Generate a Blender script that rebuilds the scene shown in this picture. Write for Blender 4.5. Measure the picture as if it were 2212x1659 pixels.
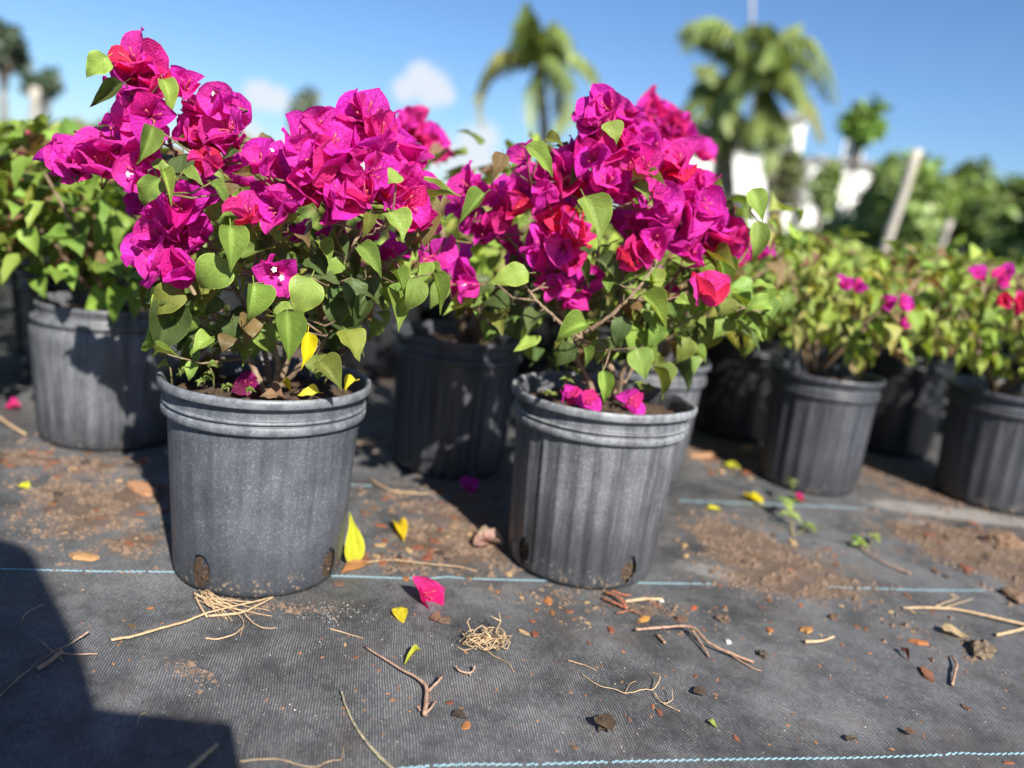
import bpy, bmesh, math, random
import numpy as np
from mathutils import Vector, Matrix, Euler, Quaternion, noise

R = math.radians
random.seed(7)
np.random.seed(7)
for o in list(bpy.data.objects):
    bpy.data.objects.remove(o, do_unlink=True)
scn = bpy.context.scene
COL = scn.collection

# ------------------------------------------------------------------ camera
CAM_H, PITCH, ROLL, FPX = 0.4774, R(12.226), R(6.439), 1717.5
PW, PH = 2212.0, 1659.0
F_ = Vector((0, math.cos(PITCH), -math.sin(PITCH)))
U0 = Vector((0, math.sin(PITCH), math.cos(PITCH)))
X0 = Vector((1, 0, 0))
CX = math.cos(ROLL) * X0 + math.sin(ROLL) * U0
CU = -math.sin(ROLL) * X0 + math.cos(ROLL) * U0
CO = Vector((0, 0, CAM_H))
cd = bpy.data.cameras.new('camera')
cam = bpy.data.objects.new('camera', cd)
COL.objects.link(cam)
cam.matrix_world = Matrix(((CX.x, CU.x, -F_.x, 0), (CX.y, CU.y, -F_.y, 0), (CX.z, CU.z, -F_.z, CAM_H), (0, 0, 0, 1)))
cd.sensor_width = 36
cd.lens = 36 * FPX / PW
cd.clip_start = 0.02
cd.clip_end = 3000
cd.dof.use_dof = True
cd.dof.focus_distance = 0.82
cd.dof.aperture_fstop = 2.1
scn.camera = cam

# ------------------------------------------------------------------ light
SUN_AZ, SUN_EL = R(26.5), R(38)
to_sun = Vector((math.sin(SUN_AZ) * math.cos(SUN_EL), -math.cos(SUN_AZ) * math.cos(SUN_EL), math.sin(SUN_EL)))
sd = bpy.data.lights.new('sun', 'SUN')
sd.energy = 5.0
sd.angle = R(0.53)
sd.color = (1.0, 0.95, 0.87)
sun = bpy.data.objects.new('sun', sd)
COL.objects.link(sun)
sun.rotation_euler = to_sun.to_track_quat('Z', 'Y').to_euler()

def ray(x, y):
    return (F_ + CX * ((x - PW / 2) / FPX) + CU * ((PH / 2 - y) / FPX))
def at(x, y, Y):
    d = ray(x, y)
    return CO + d * (Y / d.y)
def G(x, y, z=0.0):
    d = ray(x, y)
    return CO + d * ((z - CO.z) / d.z)

w = bpy.data.worlds.new('World')
scn.world = w
w.use_nodes = True
wn, wl = w.node_tree.nodes, w.node_tree.links
bg = wn['Background']
bg.inputs['Strength'].default_value = 0.052
sky = wn.new('ShaderNodeTexSky')
sky.sky_type = 'NISHITA'
sky.sun_disc = False
sky.sun_elevation = SUN_EL
sky.sun_rotation = math.atan2(to_sun.x, to_sun.y)
sky.altitude = 0
sky.air_density = 1.0
sky.dust_density = 0.35
sky.ozone_density = 1.6
tc = wn.new('ShaderNodeTexCoord')
cn = wn.new('ShaderNodeTexNoise')
cn.inputs['Scale'].default_value = 14
cn.inputs['Detail'].default_value = 6
cn.inputs['Roughness'].default_value = 0.62
wl.new(tc.outputs['Generated'], cn.inputs['Vector'])
clouds = [(905, 165, 26), (875, 195, 26), (930, 195, 34), (965, 208, 16),
          (560, 205, 26), (600, 215, 22), (540, 290, 22), (1045, 292, 30), (1015, 305, 32), (980, 335, 30),
          (1030, 350, 34), (940, 350, 24), (985, 385, 26), (1080, 400, 30), (640, 330, 36), (905, 385, 26),
          (350, 300, 26)]
prev = None
for (px, py, pr) in clouds:
    d = ray(px, py).normalized()
    vd = wn.new('ShaderNodeVectorMath'); vd.operation = 'DISTANCE'
    wl.new(tc.outputs['Generated'], vd.inputs[0]); vd.inputs[1].default_value = d
    dv = wn.new('ShaderNodeMath'); dv.operation = 'DIVIDE'
    wl.new(vd.outputs['Value'], dv.inputs[0]); dv.inputs[1].default_value = pr * 1.0 / FPX
    if prev is None:
        prev = dv
    else:
        mn = wn.new('ShaderNodeMath'); mn.operation = 'SMOOTH_MIN'; mn.inputs[2].default_value = 0.5
        wl.new(prev.outputs[0], mn.inputs[0]); wl.new(dv.outputs[0], mn.inputs[1])
        prev = mn
ad = wn.new('ShaderNodeMath'); ad.operation = 'MULTIPLY_ADD'
wl.new(cn.outputs['Fac'], ad.inputs[0]); ad.inputs[1].default_value = 1.5; wl.new(prev.outputs[0], ad.inputs[2])
mr = wn.new('ShaderNodeMapRange'); mr.interpolation_type = 'SMOOTHSTEP'
wl.new(ad.outputs[0], mr.inputs['Value'])
mr.inputs['From Min'].default_value = 2.1; mr.inputs['From Max'].default_value = 1.25
mr.inputs['To Min'].default_value = 0; mr.inputs['To Max'].default_value = 0.9
tint = wn.new('ShaderNodeMix'); tint.data_type = 'RGBA'; tint.blend_type = 'MULTIPLY'
tint.inputs['Factor'].default_value = 1
wl.new(sky.outputs[0], tint.inputs['A']); tint.inputs['B'].default_value = (0.70, 0.92, 1.24, 1)
mx = wn.new('ShaderNodeMix'); mx.data_type = 'RGBA'
wl.new(mr.outputs[0], mx.inputs['Factor']); wl.new(tint.outputs['Result'], mx.inputs['A'])
mx.inputs['B'].default_value = (7.6, 8.0, 8.6, 1)
wl.new(mx.outputs['Result'], bg.inputs['Color'])
scn.view_settings.view_transform = 'Standard'
scn.view_settings.look = 'None'
scn.view_settings.exposure = 1.1
scn.view_settings.gamma = 1
scn.view_settings.use_curve_mapping = False
scn.render.engine = 'CYCLES'
scn.cycles.max_bounces = 8
scn.cycles.transparent_max_bounces = 8

# ------------------------------------------------------------------ helpers
def tag(o, label=None, cat=None, group=None, kind=None):
    if label: o['label'] = label
    if cat: o['category'] = cat
    if group: o['group'] = group
    if kind: o['kind'] = kind
    return o
def mesh_obj(name, me, parent=None, mat=None, color=None, matrix=None):
    o = bpy.data.objects.new(name, me)
    COL.objects.link(o)
    if mat is not None and not me.materials:
        me.materials.append(mat)
    if parent is not None:
        o.parent = parent
    if matrix is not None:
        o.matrix_local = matrix
    if color is not None:
        o.color = (color[0], color[1], color[2], 1)
    return o
def empty(name, loc):
    o = bpy.data.objects.new(name, None)
    o.empty_display_size = 0.02
    COL.objects.link(o)
    o.location = loc
    return o
def pymesh(name, v, f, smooth=True, uv=None, mat=None):
    me = bpy.data.meshes.new(name)
    me.from_pydata([tuple(a) for a in v], [], f)
    if smooth:
        me.polygons.foreach_set('use_smooth', [True] * len(me.polygons))
    if uv is not None:
        l = me.uv_layers.new(name='UVMap')
        idx = np.zeros(len(me.loops), dtype=np.int32)
        me.loops.foreach_get('vertex_index', idx)
        l.data.foreach_set('uv', np.asarray(uv, dtype=np.float32)[idx].ravel())
    if mat is not None:
        me.materials.append(mat)
    me.update()
    return me
class MB:
    """collects geometry for one mesh"""
    def __init__(s): s.v = []; s.f = []
    def add(s, v, f):
        b = len(s.v); s.v += [tuple(a) for a in v]; s.f += [tuple(i + b for i in q) for q in f]
    def tube(s, pts, rad, n=6, cap=True, sq=1.0):
        pts = [Vector(p) for p in pts]
        m = len(pts)
        if not hasattr(rad, '__len__'): rad = [rad] * m
        v = []; prevx = None
        for i, p in enumerate(pts):
            t = (pts[min(i + 1, m - 1)] - pts[max(i - 1, 0)])
            if t.length < 1e-9: t = Vector((0, 0, 1))
            t.normalize()
            a = prevx if prevx is not None else (Vector((0, 0, 1)) if abs(t.z) < .9 else Vector((1, 0, 0)))
            xx = a - t * a.dot(t)
            if xx.length < 1e-6: xx = t.orthogonal()
            xx.normalize(); prevx = xx
            yy = t.cross(xx)
            for k in range(n):
                an = 2 * math.pi * k / n
                v.append(p + (xx * math.cos(an) * sq + yy * math.sin(an)) * rad[i])
        f = []
        for i in range(m - 1):
            for k in range(n):
                k2 = (k + 1) % n
                f.append((i * n + k, i * n + k2, (i + 1) * n + k2, (i + 1) * n + k))
        if cap:
            f.append(tuple(range(n))[::-1]); f.append(tuple((m - 1) * n + k for k in range(n)))
        s.add(v, f)
    def mesh(s, name, mat=None, smooth=True): return pymesh(name, s.v, s.f, smooth, None, mat)

def nmat(name):
    m = bpy.data.materials.new(name)
    m.use_nodes = True
    nt = m.node_tree
    return m, nt, nt.nodes, nt.links, nt.nodes['Principled BSDF'], nt.nodes['Material Output']
def mixc(N, L, fac, a, b, blend='MIX'):
    q = N.new('ShaderNodeMix'); q.data_type = 'RGBA'; q.blend_type = blend
    for nm, val in (('Factor', fac), ('A', a), ('B', b)):
        if isinstance(val, (int, float)): q.inputs[nm].default_value = val
        elif isinstance(val, tuple): q.inputs[nm].default_value = val if len(val) == 4 else val + (1,)
        else: L.new(val, q.inputs[nm])
    return q.outputs['Result']
def mth(N, L, op, a, b=None, c=None):
    q = N.new('ShaderNodeMath'); q.operation = op
    for i, val in enumerate((a, b, c)):
        if val is None: continue
        if isinstance(val, (int, float)): q.inputs[i].default_value = val
        else: L.new(val, q.inputs[i])
    return q.outputs[0]
def ramp(N, L, v, a, b, c=0.0, d=1.0, smooth=True):
    q = N.new('ShaderNodeMapRange'); q.interpolation_type = 'SMOOTHSTEP' if smooth else 'LINEAR'
    L.new(v, q.inputs['Value'])
    q.inputs['From Min'].default_value = a; q.inputs['From Max'].default_value = b
    q.inputs['To Min'].default_value = c; q.inputs['To Max'].default_value = d
    return q.outputs[0]
def tnoise(N, L, vec, scale, detail=3, rough=.55):
    q = N.new('ShaderNodeTexNoise'); q.inputs['Scale'].default_value = scale
    q.inputs['Detail'].default_value = detail; q.inputs['Roughness'].default_value = rough
    if vec is not None: L.new(vec, q.inputs['Vector'])
    return q.outputs['Fac']
def bump(N, L, h, strength, dist, nrm=None):
    q = N.new('ShaderNodeBump'); q.inputs['Strength'].default_value = strength
    q.inputs['Distance'].default_value = dist
    L.new(h, q.inputs['Height'])
    if nrm is not None: L.new(nrm, q.inputs['Normal'])
    return q.outputs[0]

# ------------------------------------------------------------------ materials
def leafy(name, veins, edge, wr, rough, trans, back, bumpd):
    """leaf or bract: colour from the object's own colour; veins and crinkle from UV"""
    m, nt, N, L, P, O = nmat(name)
    oi = N.new('ShaderNodeObjectInfo')
    uv = N.new('ShaderNodeTexCoord')
    sp = N.new('ShaderNodeSeparateXYZ'); L.new(uv.outputs['UV'], sp.inputs[0])
    u = mth(N, L, 'MULTIPLY', mth(N, L, 'ABSOLUTE', mth(N, L, 'SUBTRACT', sp.outputs['X'], .5)), 2.0)
    ln = tnoise(N, L, uv.outputs['UV'], 3.5, 2)
    # side veins leave the midrib at an angle and curve to the tip
    ph = mth(N, L, 'SUBTRACT', mth(N, L, 'MULTIPLY', sp.outputs['Y'], 7.0), mth(N, L, 'MULTIPLY', mth(N, L, 'POWER', u, 0.85), 2.3))
    ph = mth(N, L, 'ADD', ph, mth(N, L, 'MULTIPLY', ln, .9))
    fr = mth(N, L, 'ABSOLUTE', mth(N, L, 'SUBTRACT', mth(N, L, 'FRACT', ph), .5))
    side = ramp(N, L, fr, 0.09, 0.0)
    side = mth(N, L, 'MULTIPLY', side, ramp(N, L, u, 1.0, .5))
    mid = ramp(N, L, u, 0.055, 0.0)
    vein = mth(N, L, 'MAXIMUM', mid, mth(N, L, 'MULTIPLY', side, .75))
    mp = N.new('ShaderNodeMapping'); L.new(uv.outputs['UV'], mp.inputs[0])
    cmb = N.new('ShaderNodeCombineXYZ'); L.new(mth(N, L, 'MULTIPLY', oi.outputs['Random'], 37.0), cmb.inputs[0])
    L.new(cmb.outputs[0], mp.inputs['Location'])
    vo = N.new('ShaderNodeTexVoronoi'); vo.feature = 'DISTANCE_TO_EDGE'; vo.inputs['Scale'].default_value = 9
    L.new(mp.outputs[0], vo.inputs['Vector'])
    net = ramp(N, L, vo.outputs['Distance'], 0.09, 0.0)
    vein2 = mth(N, L, 'MAXIMUM', vein, mth(N, L, 'MULTIPLY', net, .35))
    n1 = tnoise(N, L, mp.outputs[0], 2.6, 4)
    base = oi.outputs['Color']
    darker = mixc(N, L, 1.0, base, (.55, .55, .55), 'MULTIPLY')
    c = mixc(N, L, ramp(N, L, n1, .35, .7, 0, .55), base, darker)
    vc = mixc(N, L, 1.0, base, veins, 'MULTIPLY')
    c = mixc(N, L, mth(N, L, 'MULTIPLY', vein2, .8), c, vc)
    ec = mixc(N, L, 1.0, base, edge, 'MULTIPLY')
    c = mixc(N, L, ramp(N, L, u, .93, .98, 0, .75), c, ec)
    n2 = tnoise(N, L, mp.outputs[0], 14, 3)
    if name == 'leaf_green':      # blemishes
        c = mixc(N, L, ramp(N, L, n2, .70, .76, 0, .7), c, (.30, .27, .09))
    geo = N.new('ShaderNodeNewGeometry')
    bc = mixc(N, L, 1.0, c, back, 'MULTIPLY')
    c2 = mixc(N, L, geo.outputs['Backfacing'], c, bc)
    L.new(c2, P.inputs['Base Color'])
    P.inputs['Roughness'].default_value = rough
    P.inputs['Specular IOR Level'].default_value = .22
    h = mth(N, L, 'ADD', mth(N, L, 'MULTIPLY', n1, wr), mth(N, L, 'MULTIPLY', vein2, -.5))
    h = mth(N, L, 'ADD', h, mth(N, L, 'MULTIPLY', n2, wr * .25))
    nb = bump(N, L, h, .85, bumpd)
    L.new(nb, P.inputs['Normal'])
    tr = N.new('ShaderNodeBsdfTranslucent')
    tcol = mixc(N, L, 1.0, c, trans[1], 'MULTIPLY')
    L.new(tcol, tr.inputs['Color'])
    ms = N.new('ShaderNodeMixShader'); ms.inputs[0].default_value = trans[0]
    L.new(P.outputs[0], ms.inputs[1]); L.new(tr.outputs[0], ms.inputs[2])
    L.new(ms.outputs[0], O.inputs['Surface'])
    return m
M_LEAF = leafy('leaf_green', (1.35, 1.25, 1.3), (1.7, 1.55, 1.4), .5, .42, (.28, (1.6, 1.4, .55)), (1.25, 1.1, 1.1), .0011)
M_BRACT = leafy('bract_paper', (.74, .7, .60), (.9, .9, .8), 1.6, .7, (.46, (1.15, 1.3, 1.05)), (1, 1, 1), .0034)

def simple(name, col, rough=.7, nscale=30, var=.5, bd=.0005, bs=.5, spec=.4, col2=None, coord='Object'):
    m, nt, N, L, P, O = nmat(name)
    t = N.new('ShaderNodeTexCoord')
    n = tnoise(N, L, t.outputs[coord], nscale, 5, .65)
    c2 = col2 or tuple(a * (1 - var) for a in col)
    c = mixc(N, L, ramp(N, L, n, .35, .65), col, c2)
    L.new(c, P.inputs['Base Color'])
    P.inputs['Roughness'].default_value = rough
    P.inputs['Specular IOR Level'].default_value = spec
    if bd: L.new(bump(N, L, n, bs, bd), P.inputs['Normal'])
    return m
def objcol(name, rough=.75, nscale=90, lo=.55, bd=.0008, spec=.3):
    m, nt, N, L, P, O = nmat(name)
    t = N.new('ShaderNodeTexCoord'); oi = N.new('ShaderNodeObjectInfo')
    n = tnoise(N, L, t.outputs['Object'], nscale, 5, .65)
    d = mixc(N, L, 1.0, oi.outputs['Color'], (lo, lo * .93, lo * .9), 'MULTIPLY')
    c = mixc(N, L, ramp(N, L, n, .35, .68), oi.outputs['Color'], d)
    L.new(c, P.inputs['Base Color']); P.inputs['Roughness'].default_value = rough
    P.inputs['Specular IOR Level'].default_value = spec
    L.new(bump(N, L, n, .8, bd), P.inputs['Normal'])
    return m
M_CHIP = objcol('bark')
M_BRANCH = simple('branch_bark', (.16, .10, .06), .7, 160, bd=.0006, col2=(.24, .18, .12))
M_GREENSTEM = simple('green_stem', (.14, .17, .05), .5, 120, bd=.0003, col2=(.2, .13, .06))
M_TUBE = simple('flower_tube', (.40, .03, .10), .6, 200, bd=0, col2=(.48, .10, .10))
M_WHITE = simple('white_petal', (.86, .85, .70), .6, 100, bd=0, col2=(.88, .88, .8))
M_SOIL = simple('potting_soil', (.028, .018, .012), .95, 220, bd=.003, bs=1, col2=(.10, .06, .035))
M_ROOT = simple('dry_root', (.33, .22, .12), .75, 150, bd=.0004, col2=(.47, .34, .20))
M_TWIG = simple('dry_twig', (.22, .12, .08), .75, 180, bd=.0005, col2=(.34, .23, .16))

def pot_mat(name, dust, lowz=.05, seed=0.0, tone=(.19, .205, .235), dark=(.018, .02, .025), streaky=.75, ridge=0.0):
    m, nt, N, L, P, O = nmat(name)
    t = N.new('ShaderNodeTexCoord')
    mp = N.new('ShaderNodeMapping'); L.new(t.outputs['Object'], mp.inputs[0]); mp.inputs['Location'].default_value = (seed, seed * .7, 0)
    sp = N.new('ShaderNodeSeparateXYZ'); L.new(t.outputs['Object'], sp.inputs[0])
    ang = mth(N, L, 'ARCTAN2', sp.outputs['Y'], sp.outputs['X'])
    cb = N.new('ShaderNodeCombineXYZ')
    L.new(mth(N, L, 'MULTIPLY', ang, 4.0), cb.inputs[0]); L.new(mth(N, L, 'MULTIPLY', sp.outputs['Z'], 2.2), cb.inputs[1])
    cb.inputs[2].default_value = seed
    streak = tnoise(N, L, cb.outputs[0], 2.3, 5, .65)
    big = tnoise(N, L, mp.outputs[0], 9, 3)
    fine = tnoise(N, L, mp.outputs[0], 420, 3, .7)
    vo = N.new('ShaderNodeTexVoronoi'); vo.feature = 'F1'; vo.inputs['Scale'].default_value = 560
    L.new(mp.outputs[0], vo.inputs['Vector'])
    speck = ramp(N, L, vo.outputs['Distance'], .42, .18)
    vo2 = N.new('ShaderNodeTexVoronoi'); vo2.feature = 'F1'; vo2.inputs['Scale'].default_value = 260
    L.new(mp.outputs[0], vo2.inputs['Vector'])
    drop = mth(N, L, 'MULTIPLY', ramp(N, L, vo2.outputs['Distance'], .45, .30), ramp(N, L, vo2.outputs['Distance'], .12, .30))
    midz = mth(N, L, 'MULTIPLY', ramp(N, L, sp.outputs['Z'], lowz * .4, lowz + .07), 1.0)
    d = mth(N, L, 'MULTIPLY', ramp(N, L, streak, .25, .75), streaky)
    d = mth(N, L, 'ADD', d, mth(N, L, 'MULTIPLY', big, 1.1 - streaky))
    d = mth(N, L, 'MULTIPLY', d, mth(N, L, 'ADD', mth(N, L, 'MULTIPLY', midz, .62), .38))
    sk = mth(N, L, 'MULTIPLY', mth(N, L, 'MAXIMUM', speck, drop), ramp(N, L, fine, .42, .6))
    d = mth(N, L, 'MULTIPLY', d, mth(N, L, 'ADD', mth(N, L, 'MULTIPLY', sk, .75), .58))
    d = mth(N, L, 'MULTIPLY', d, dust)
    d = mth(N, L, 'MULTIPLY', d, ramp(N, L, tnoise(N, L, mp.outputs[0], 26, 5, .7), .3, .62, .72, 1.12))
    clampd = N.new('ShaderNodeClamp'); L.new(d, clampd.inputs[0])
    c = mixc(N, L, clampd.outputs[0], dark, tone)
    rad_ = mth(N, L, 'SQRT', mth(N, L, 'ADD', mth(N, L, 'MULTIPLY', sp.outputs['X'], sp.outputs['X']), mth(N, L, 'MULTIPLY', sp.outputs['Y'], sp.outputs['Y'])))
    rdg = mth(N, L, 'MULTIPLY', ramp(N, L, rad_, .1165, .1190), mth(N, L, 'ADD', mth(N, L, 'MULTIPLY', ramp(N, L, tnoise(N, L, mp.outputs[0], 55, 5, .75), .38, .62), .5), .1))
    rdg = mth(N, L, 'MULTIPLY', rdg, ramp(N, L, sp.outputs['Z'], .18, .2))
    c = mixc(N, L, mth(N, L, 'MULTIPLY', rdg, ridge), c, (.42, .44, .46))
    # splashed soil near the ground
    spl = tnoise(N, L, mp.outputs[0], 130, 4, .7)
    sm = mth(N, L, 'MULTIPLY', ramp(N, L, spl, .56, .64), ramp(N, L, sp.outputs['Z'], .04, .012))
    c = mixc(N, L, mth(N, L, 'MULTIPLY', sm, .8), c, (.26, .19, .13))
    L.new(c, P.inputs['Base Color'])
    L.new(ramp(N, L, clampd.outputs[0], 0, .7, .38, .62), P.inputs['Roughness'])
    P.inputs['Specular IOR Level'].default_value = .5
    h = mth(N, L, 'ADD', fine, mth(N, L, 'MULTIPLY', big, 1.5))
    L.new(bump(N, L, h, .35, .0006), P.inputs['Normal'])
    return m
M_POT1 = pot_mat('black_plastic_dusty', .92, .035, 0.0, streaky=.36, ridge=.42)
M_POT2 = pot_mat('black_plastic_chalky', .98, .085, 3.3, tone=(.22, .225, .24), ridge=.6)
M_POT3 = pot_mat('black_plastic_old', 1.15, .02, 6.1, tone=(.19, .195, .21))
M_POTF = pot_mat('black_plastic_shaded', .15, .02, 12.0, tone=(.10, .105, .12), dark=(.010, .011, .013))  # darkened pot plastic for the back rows; foliage shade put into the colour
M_POTB = pot_mat('black_plastic_clean', .55, .02, 9.7, tone=(.15, .155, .175))

# ------------------------------------------------------------------ ground relief
LD = Vector((math.cos(R(11.2)), math.sin(R(11.2)), 0))       # direction of the blue marker threads
LN = Vector((-LD.y, LD.x, 0))
dirt_blobs = []     # (x, y, rx, ry, weight) on the cloth
def blob(px, py, rpx, rpy, wgt):
    p = G(px, py); q = G(px + rpx, py); r_ = G(px, py - rpy)
    dirt_blobs.append((p.x, p.y, (q - p).length * .86, (r_ - p).length * .86, wgt * .9))
for b_ in [(200, 1110, 120, 50, 1), (290, 1175, 80, 40, .9), (120, 1060, 90, 35, .8), (300, 1070, 90, 25, .8), (40, 990, 90, 30, .9), (200, 1005, 110, 20, .8),
           (850, 1075, 60, 30, .6), (990, 1130, 110, 60, .9), (1020, 1190, 120, 40, .9), (860, 1220, 80, 18, .7), (900, 1170, 60, 25, .45), (1010, 1075, 60, 20, .6),
           (1560, 1150, 90, 35, .9), (1640, 1210, 120, 55, 1.1), (1740, 1240, 110, 40, 1.1), (1680, 1262, 120, 18, .9), (1600, 975, 90, 30, .6), (1520, 980, 50, 20, .6),
           (2000, 1150, 90, 28, 1), (2090, 1190, 120, 30, 1.1), (2190, 1240, 90, 60, 1.1), (2180, 1180, 100, 28, .9), (1900, 1010, 80, 30, .6),
           (1330, 1300, 120, 22, .5), (1200, 1300, 90, 20, .35), (2040, 1385, 80, 35, .45), (1420, 1330, 110, 25, .4), (600, 1310, 130, 14, .6),
           (780, 770, 120, 50, 1.3), (800, 960, 90, 30, .6), (2050, 1075, 120, 20, .8), (1000, 1010, 80, 30, .8), (430, 1450, 60, 18, .35)]:
    blob(*b_)
sand_blobs = []
for (px, py, rx, ry, wg) in [(1960, 1095, 80, 10, 1.2), (2080, 1110, 90, 12, 1.2), (2190, 1128, 80, 10, 1.1), (1990, 1130, 70, 8, .9), (1500, 1225, 100, 34, .55), (1570, 1245, 60, 20, .4), (2100, 1160, 60, 10, .5)]:
    p = G(px, py); sand_blobs.append((p.x, p.y, (G(px + rx, py) - p).length, (G(px, py - ry) - p).length, wg))

flat_spots = [(-.2985, .9476), (.1245, 1.0724), (-.72, 1.39), (-.09, 1.44), (.27, 1.52), (.60, 1.585), (1.0, 1.63), (-1.05, 1.37)]
def gz(x, y):
    a = x * LD.x + y * LD.y; b = x * LN.x + y * LN.y
    z = .0022 * noise.noise(Vector((a * 3.1, b * 5.0, 1.7))) + .0012 * noise.noise(Vector((a * 9, b * 14, 4.1)))
    z += .0026 * noise.noise(Vector((a * 1.3 + b * 1.1, b * 2.4 - a * .6, 7.7)))
    cr = noise.noise(Vector((a * 2.1 + b * 3.0, b * 1.1, 9.2))); z += .0022 * math.exp(-(cr / .05) ** 2)
    dd = 0.0
    for (bx, by, rx, ry, wg) in dirt_blobs:
        u_ = (x - bx) / rx; w_ = (y - by) / ry; e_ = u_ * u_ + w_ * w_
        if e_ < 6: dd += wg * math.exp(-e_)
    if dd > .2:
        z += min(dd - .2, 1) * max(0, .45 + noise.noise(Vector((x * 38, y * 38, 2)))) * .0042 + min(dd - .2, .8) * .0018 * noise.noise(Vector((x * 120, y * 120, 5)))
    # a soft fold of cloth on the right
    z += .011 * math.exp(-((b - (1.17 - .22 * (a - .8))) / .028) ** 2) * min(max((a - .82) / .2, 0), 1)
    for (fx, fy) in flat_spots:
        d = math.hypot(x - fx, y - fy)
        if d < .2:
            k = min(max((d - .11) / .07, 0), 1); z = z * k + (-.0006) * (1 - k)
    return z
def grid_sheet(x0, x1, y0, y1, st):
    nx = int((x1 - x0) / st) + 1; ny = int((y1 - y0) / st) + 1
    xs = np.linspace(x0, x1, nx); ys = np.linspace(y0, y1, ny)
    v = []
    for yy in ys:
        for xx in xs: v.append((xx, yy, gz(xx, yy)))
    i = np.arange((nx - 1) * (ny - 1)); r_ = i // (nx - 1); c_ = i % (nx - 1); a = r_ * nx + c_
    f = np.stack([a, a + 1, a + nx + 1, a + nx], -1).tolist()
    return v, f
def fabric_mat():
    m, nt, N, L, P, O = nmat('woven_weed_barrier')
    t = N.new('ShaderNodeTexCoord')
    mp = N.new('ShaderNodeMapping'); L.new(t.outputs['Object'], mp.inputs[0])
    mp.inputs['Rotation'].default_value = (0, 0, -R(11.2))
    sp = N.new('ShaderNodeSeparateXYZ'); L.new(mp.outputs[0], sp.inputs[0])
    wob = tnoise(N, L, t.outputs['Object'], 9, 2)
    a = mth(N, L, 'ADD', sp.outputs['X'], mth(N, L, 'MULTIPLY', wob, .012))
    b = mth(N, L, 'ADD', sp.outputs['Y'], mth(N, L, 'MULTIPLY', wob, .008))
    fa = mth(N, L, 'MULTIPLY', a, 1 / .0027); fb = mth(N, L, 'MULTIPLY', b, 1 / .0018)
    ra = mth(N, L, 'PINGPONG', fa, .5); rb = mth(N, L, 'PINGPONG', fb, .5)      # 0..0.5
    rib = ramp(N, L, ra, .06, .30)
    weft = ramp(N, L, rb, .05, .30)
    # alternate over / under
    par = mth(N, L, 'MODULO', mth(N, L, 'ADD', mth(N, L, 'FLOOR', fa), mth(N, L, 'FLOOR', fb)), 2.0)
    par = mth(N, L, 'ABSOLUTE', par)
    tex = mth(N, L, 'MULTIPLY', mth(N, L, 'MULTIPLY', rib, weft), mth(N, L, 'ADD', mth(N, L, 'MULTIPLY', par, .45), .55))
    big = tnoise(N, L, t.outputs['Object'], 2.6, 5, .6)
    med = tnoise(N, L, t.outputs['Object'], 17, 5, .65)
    fine = tnoise(N, L, t.outputs['Object'], 520, 2, .7)
    dust = mth(N, L, 'MULTIPLY', ramp(N, L, mth(N, L, 'ADD', mth(N, L, 'MULTIPLY', big, .65), mth(N, L, 'MULTIPLY', med, .35)), .36, .62), .85)
    lo = mixc(N, L, dust, (.022, .0228, .024), (.070, .072, .076))
    hi = mixc(N, L, dust, (.108, .108, .108), (.31, .31, .31))
    hi = mixc(N, L, ramp(N, L, fine, .45, .7, 0, .6), hi, (.20, .21, .23))
    wnz = N.new('ShaderNodeTexWhiteNoise'); wnz.noise_dimensions = '2D'
    cwn = N.new('ShaderNodeCombineXYZ'); L.new(mth(N, L, 'FLOOR', fa), cwn.inputs[0]); L.new(mth(N, L, 'FLOOR', mth(N, L, 'MULTIPLY', fb, .34)), cwn.inputs[1])
    L.new(cwn.outputs[0], wnz.inputs['Vector'])
    tex = mth(N, L, 'MULTIPLY', tex, mth(N, L, 'ADD', mth(N, L, 'MULTIPLY', wnz.outputs['Value'], .75), .45))
    tex = mth(N, L, 'MULTIPLY', tex, ramp(N, L, med, .28, .62, .35, 1.0))
    c = mixc(N, L, tex, lo, hi)
    at_ = N.new('ShaderNodeVertexColor'); at_.layer_name = 'dirt'
    sc = N.new('ShaderNodeSeparateColor'); L.new(at_.outputs['Color'], sc.inputs[0])
    dn = tnoise(N, L, t.outputs['Object'], 42, 6, .7)
    dn2 = tnoise(N, L, t.outputs['Object'], 300, 3, .7)
    dm = mth(N, L, 'ADD', sc.outputs[0], mth(N, L, 'MULTIPLY', mth(N, L, 'SUBTRACT', dn, .5), 1.5))
    dm = mth(N, L, 'ADD', dm, mth(N, L, 'MULTIPLY', mth(N, L, 'SUBTRACT', dn2, .5), .5))
    dmask = ramp(N, L, dm, .42, .72)
    dc = mixc(N, L, ramp(N, L, dn2, .35, .68), (.055, .034, .022), (.21, .14, .095))
    c = mixc(N, L, mth(N, L, 'MULTIPLY', dmask, .9), c, dc)
    sm = mth(N, L, 'ADD', sc.outputs[1], mth(N, L, 'MULTIPLY', mth(N, L, 'SUBTRACT', dn, .5), 1.3))
    smask = ramp(N, L, sm, .35, 1.05, 0, .8)
    c = mixc(N, L, smask, c, mixc(N, L, dn2, (.22, .21, .20), (.40, .37, .33)))
    # thin tea-coloured film and bright specks
    film = ramp(N, L, tnoise(N, L, t.outputs['Object'], 6.5, 6, .75), .50, .70, 0, .55)
    c = mixc(N, L, film, c, (.088, .066, .050))
    chalk = mth(N, L, 'MULTIPLY', ramp(N, L, tnoise(N, L, t.outputs['Object'], 4.1, 6, .72), .52, .68), ramp(N, L, fine, .35, .65))
    c = mixc(N, L, mth(N, L, 'MULTIPLY', chalk, .5), c, (.26, .26, .265))
    vs = N.new('ShaderNodeTexVoronoi'); vs.inputs['Scale'].default_value = 95; L.new(t.outputs['Object'], vs.inputs['Vector'])
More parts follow.
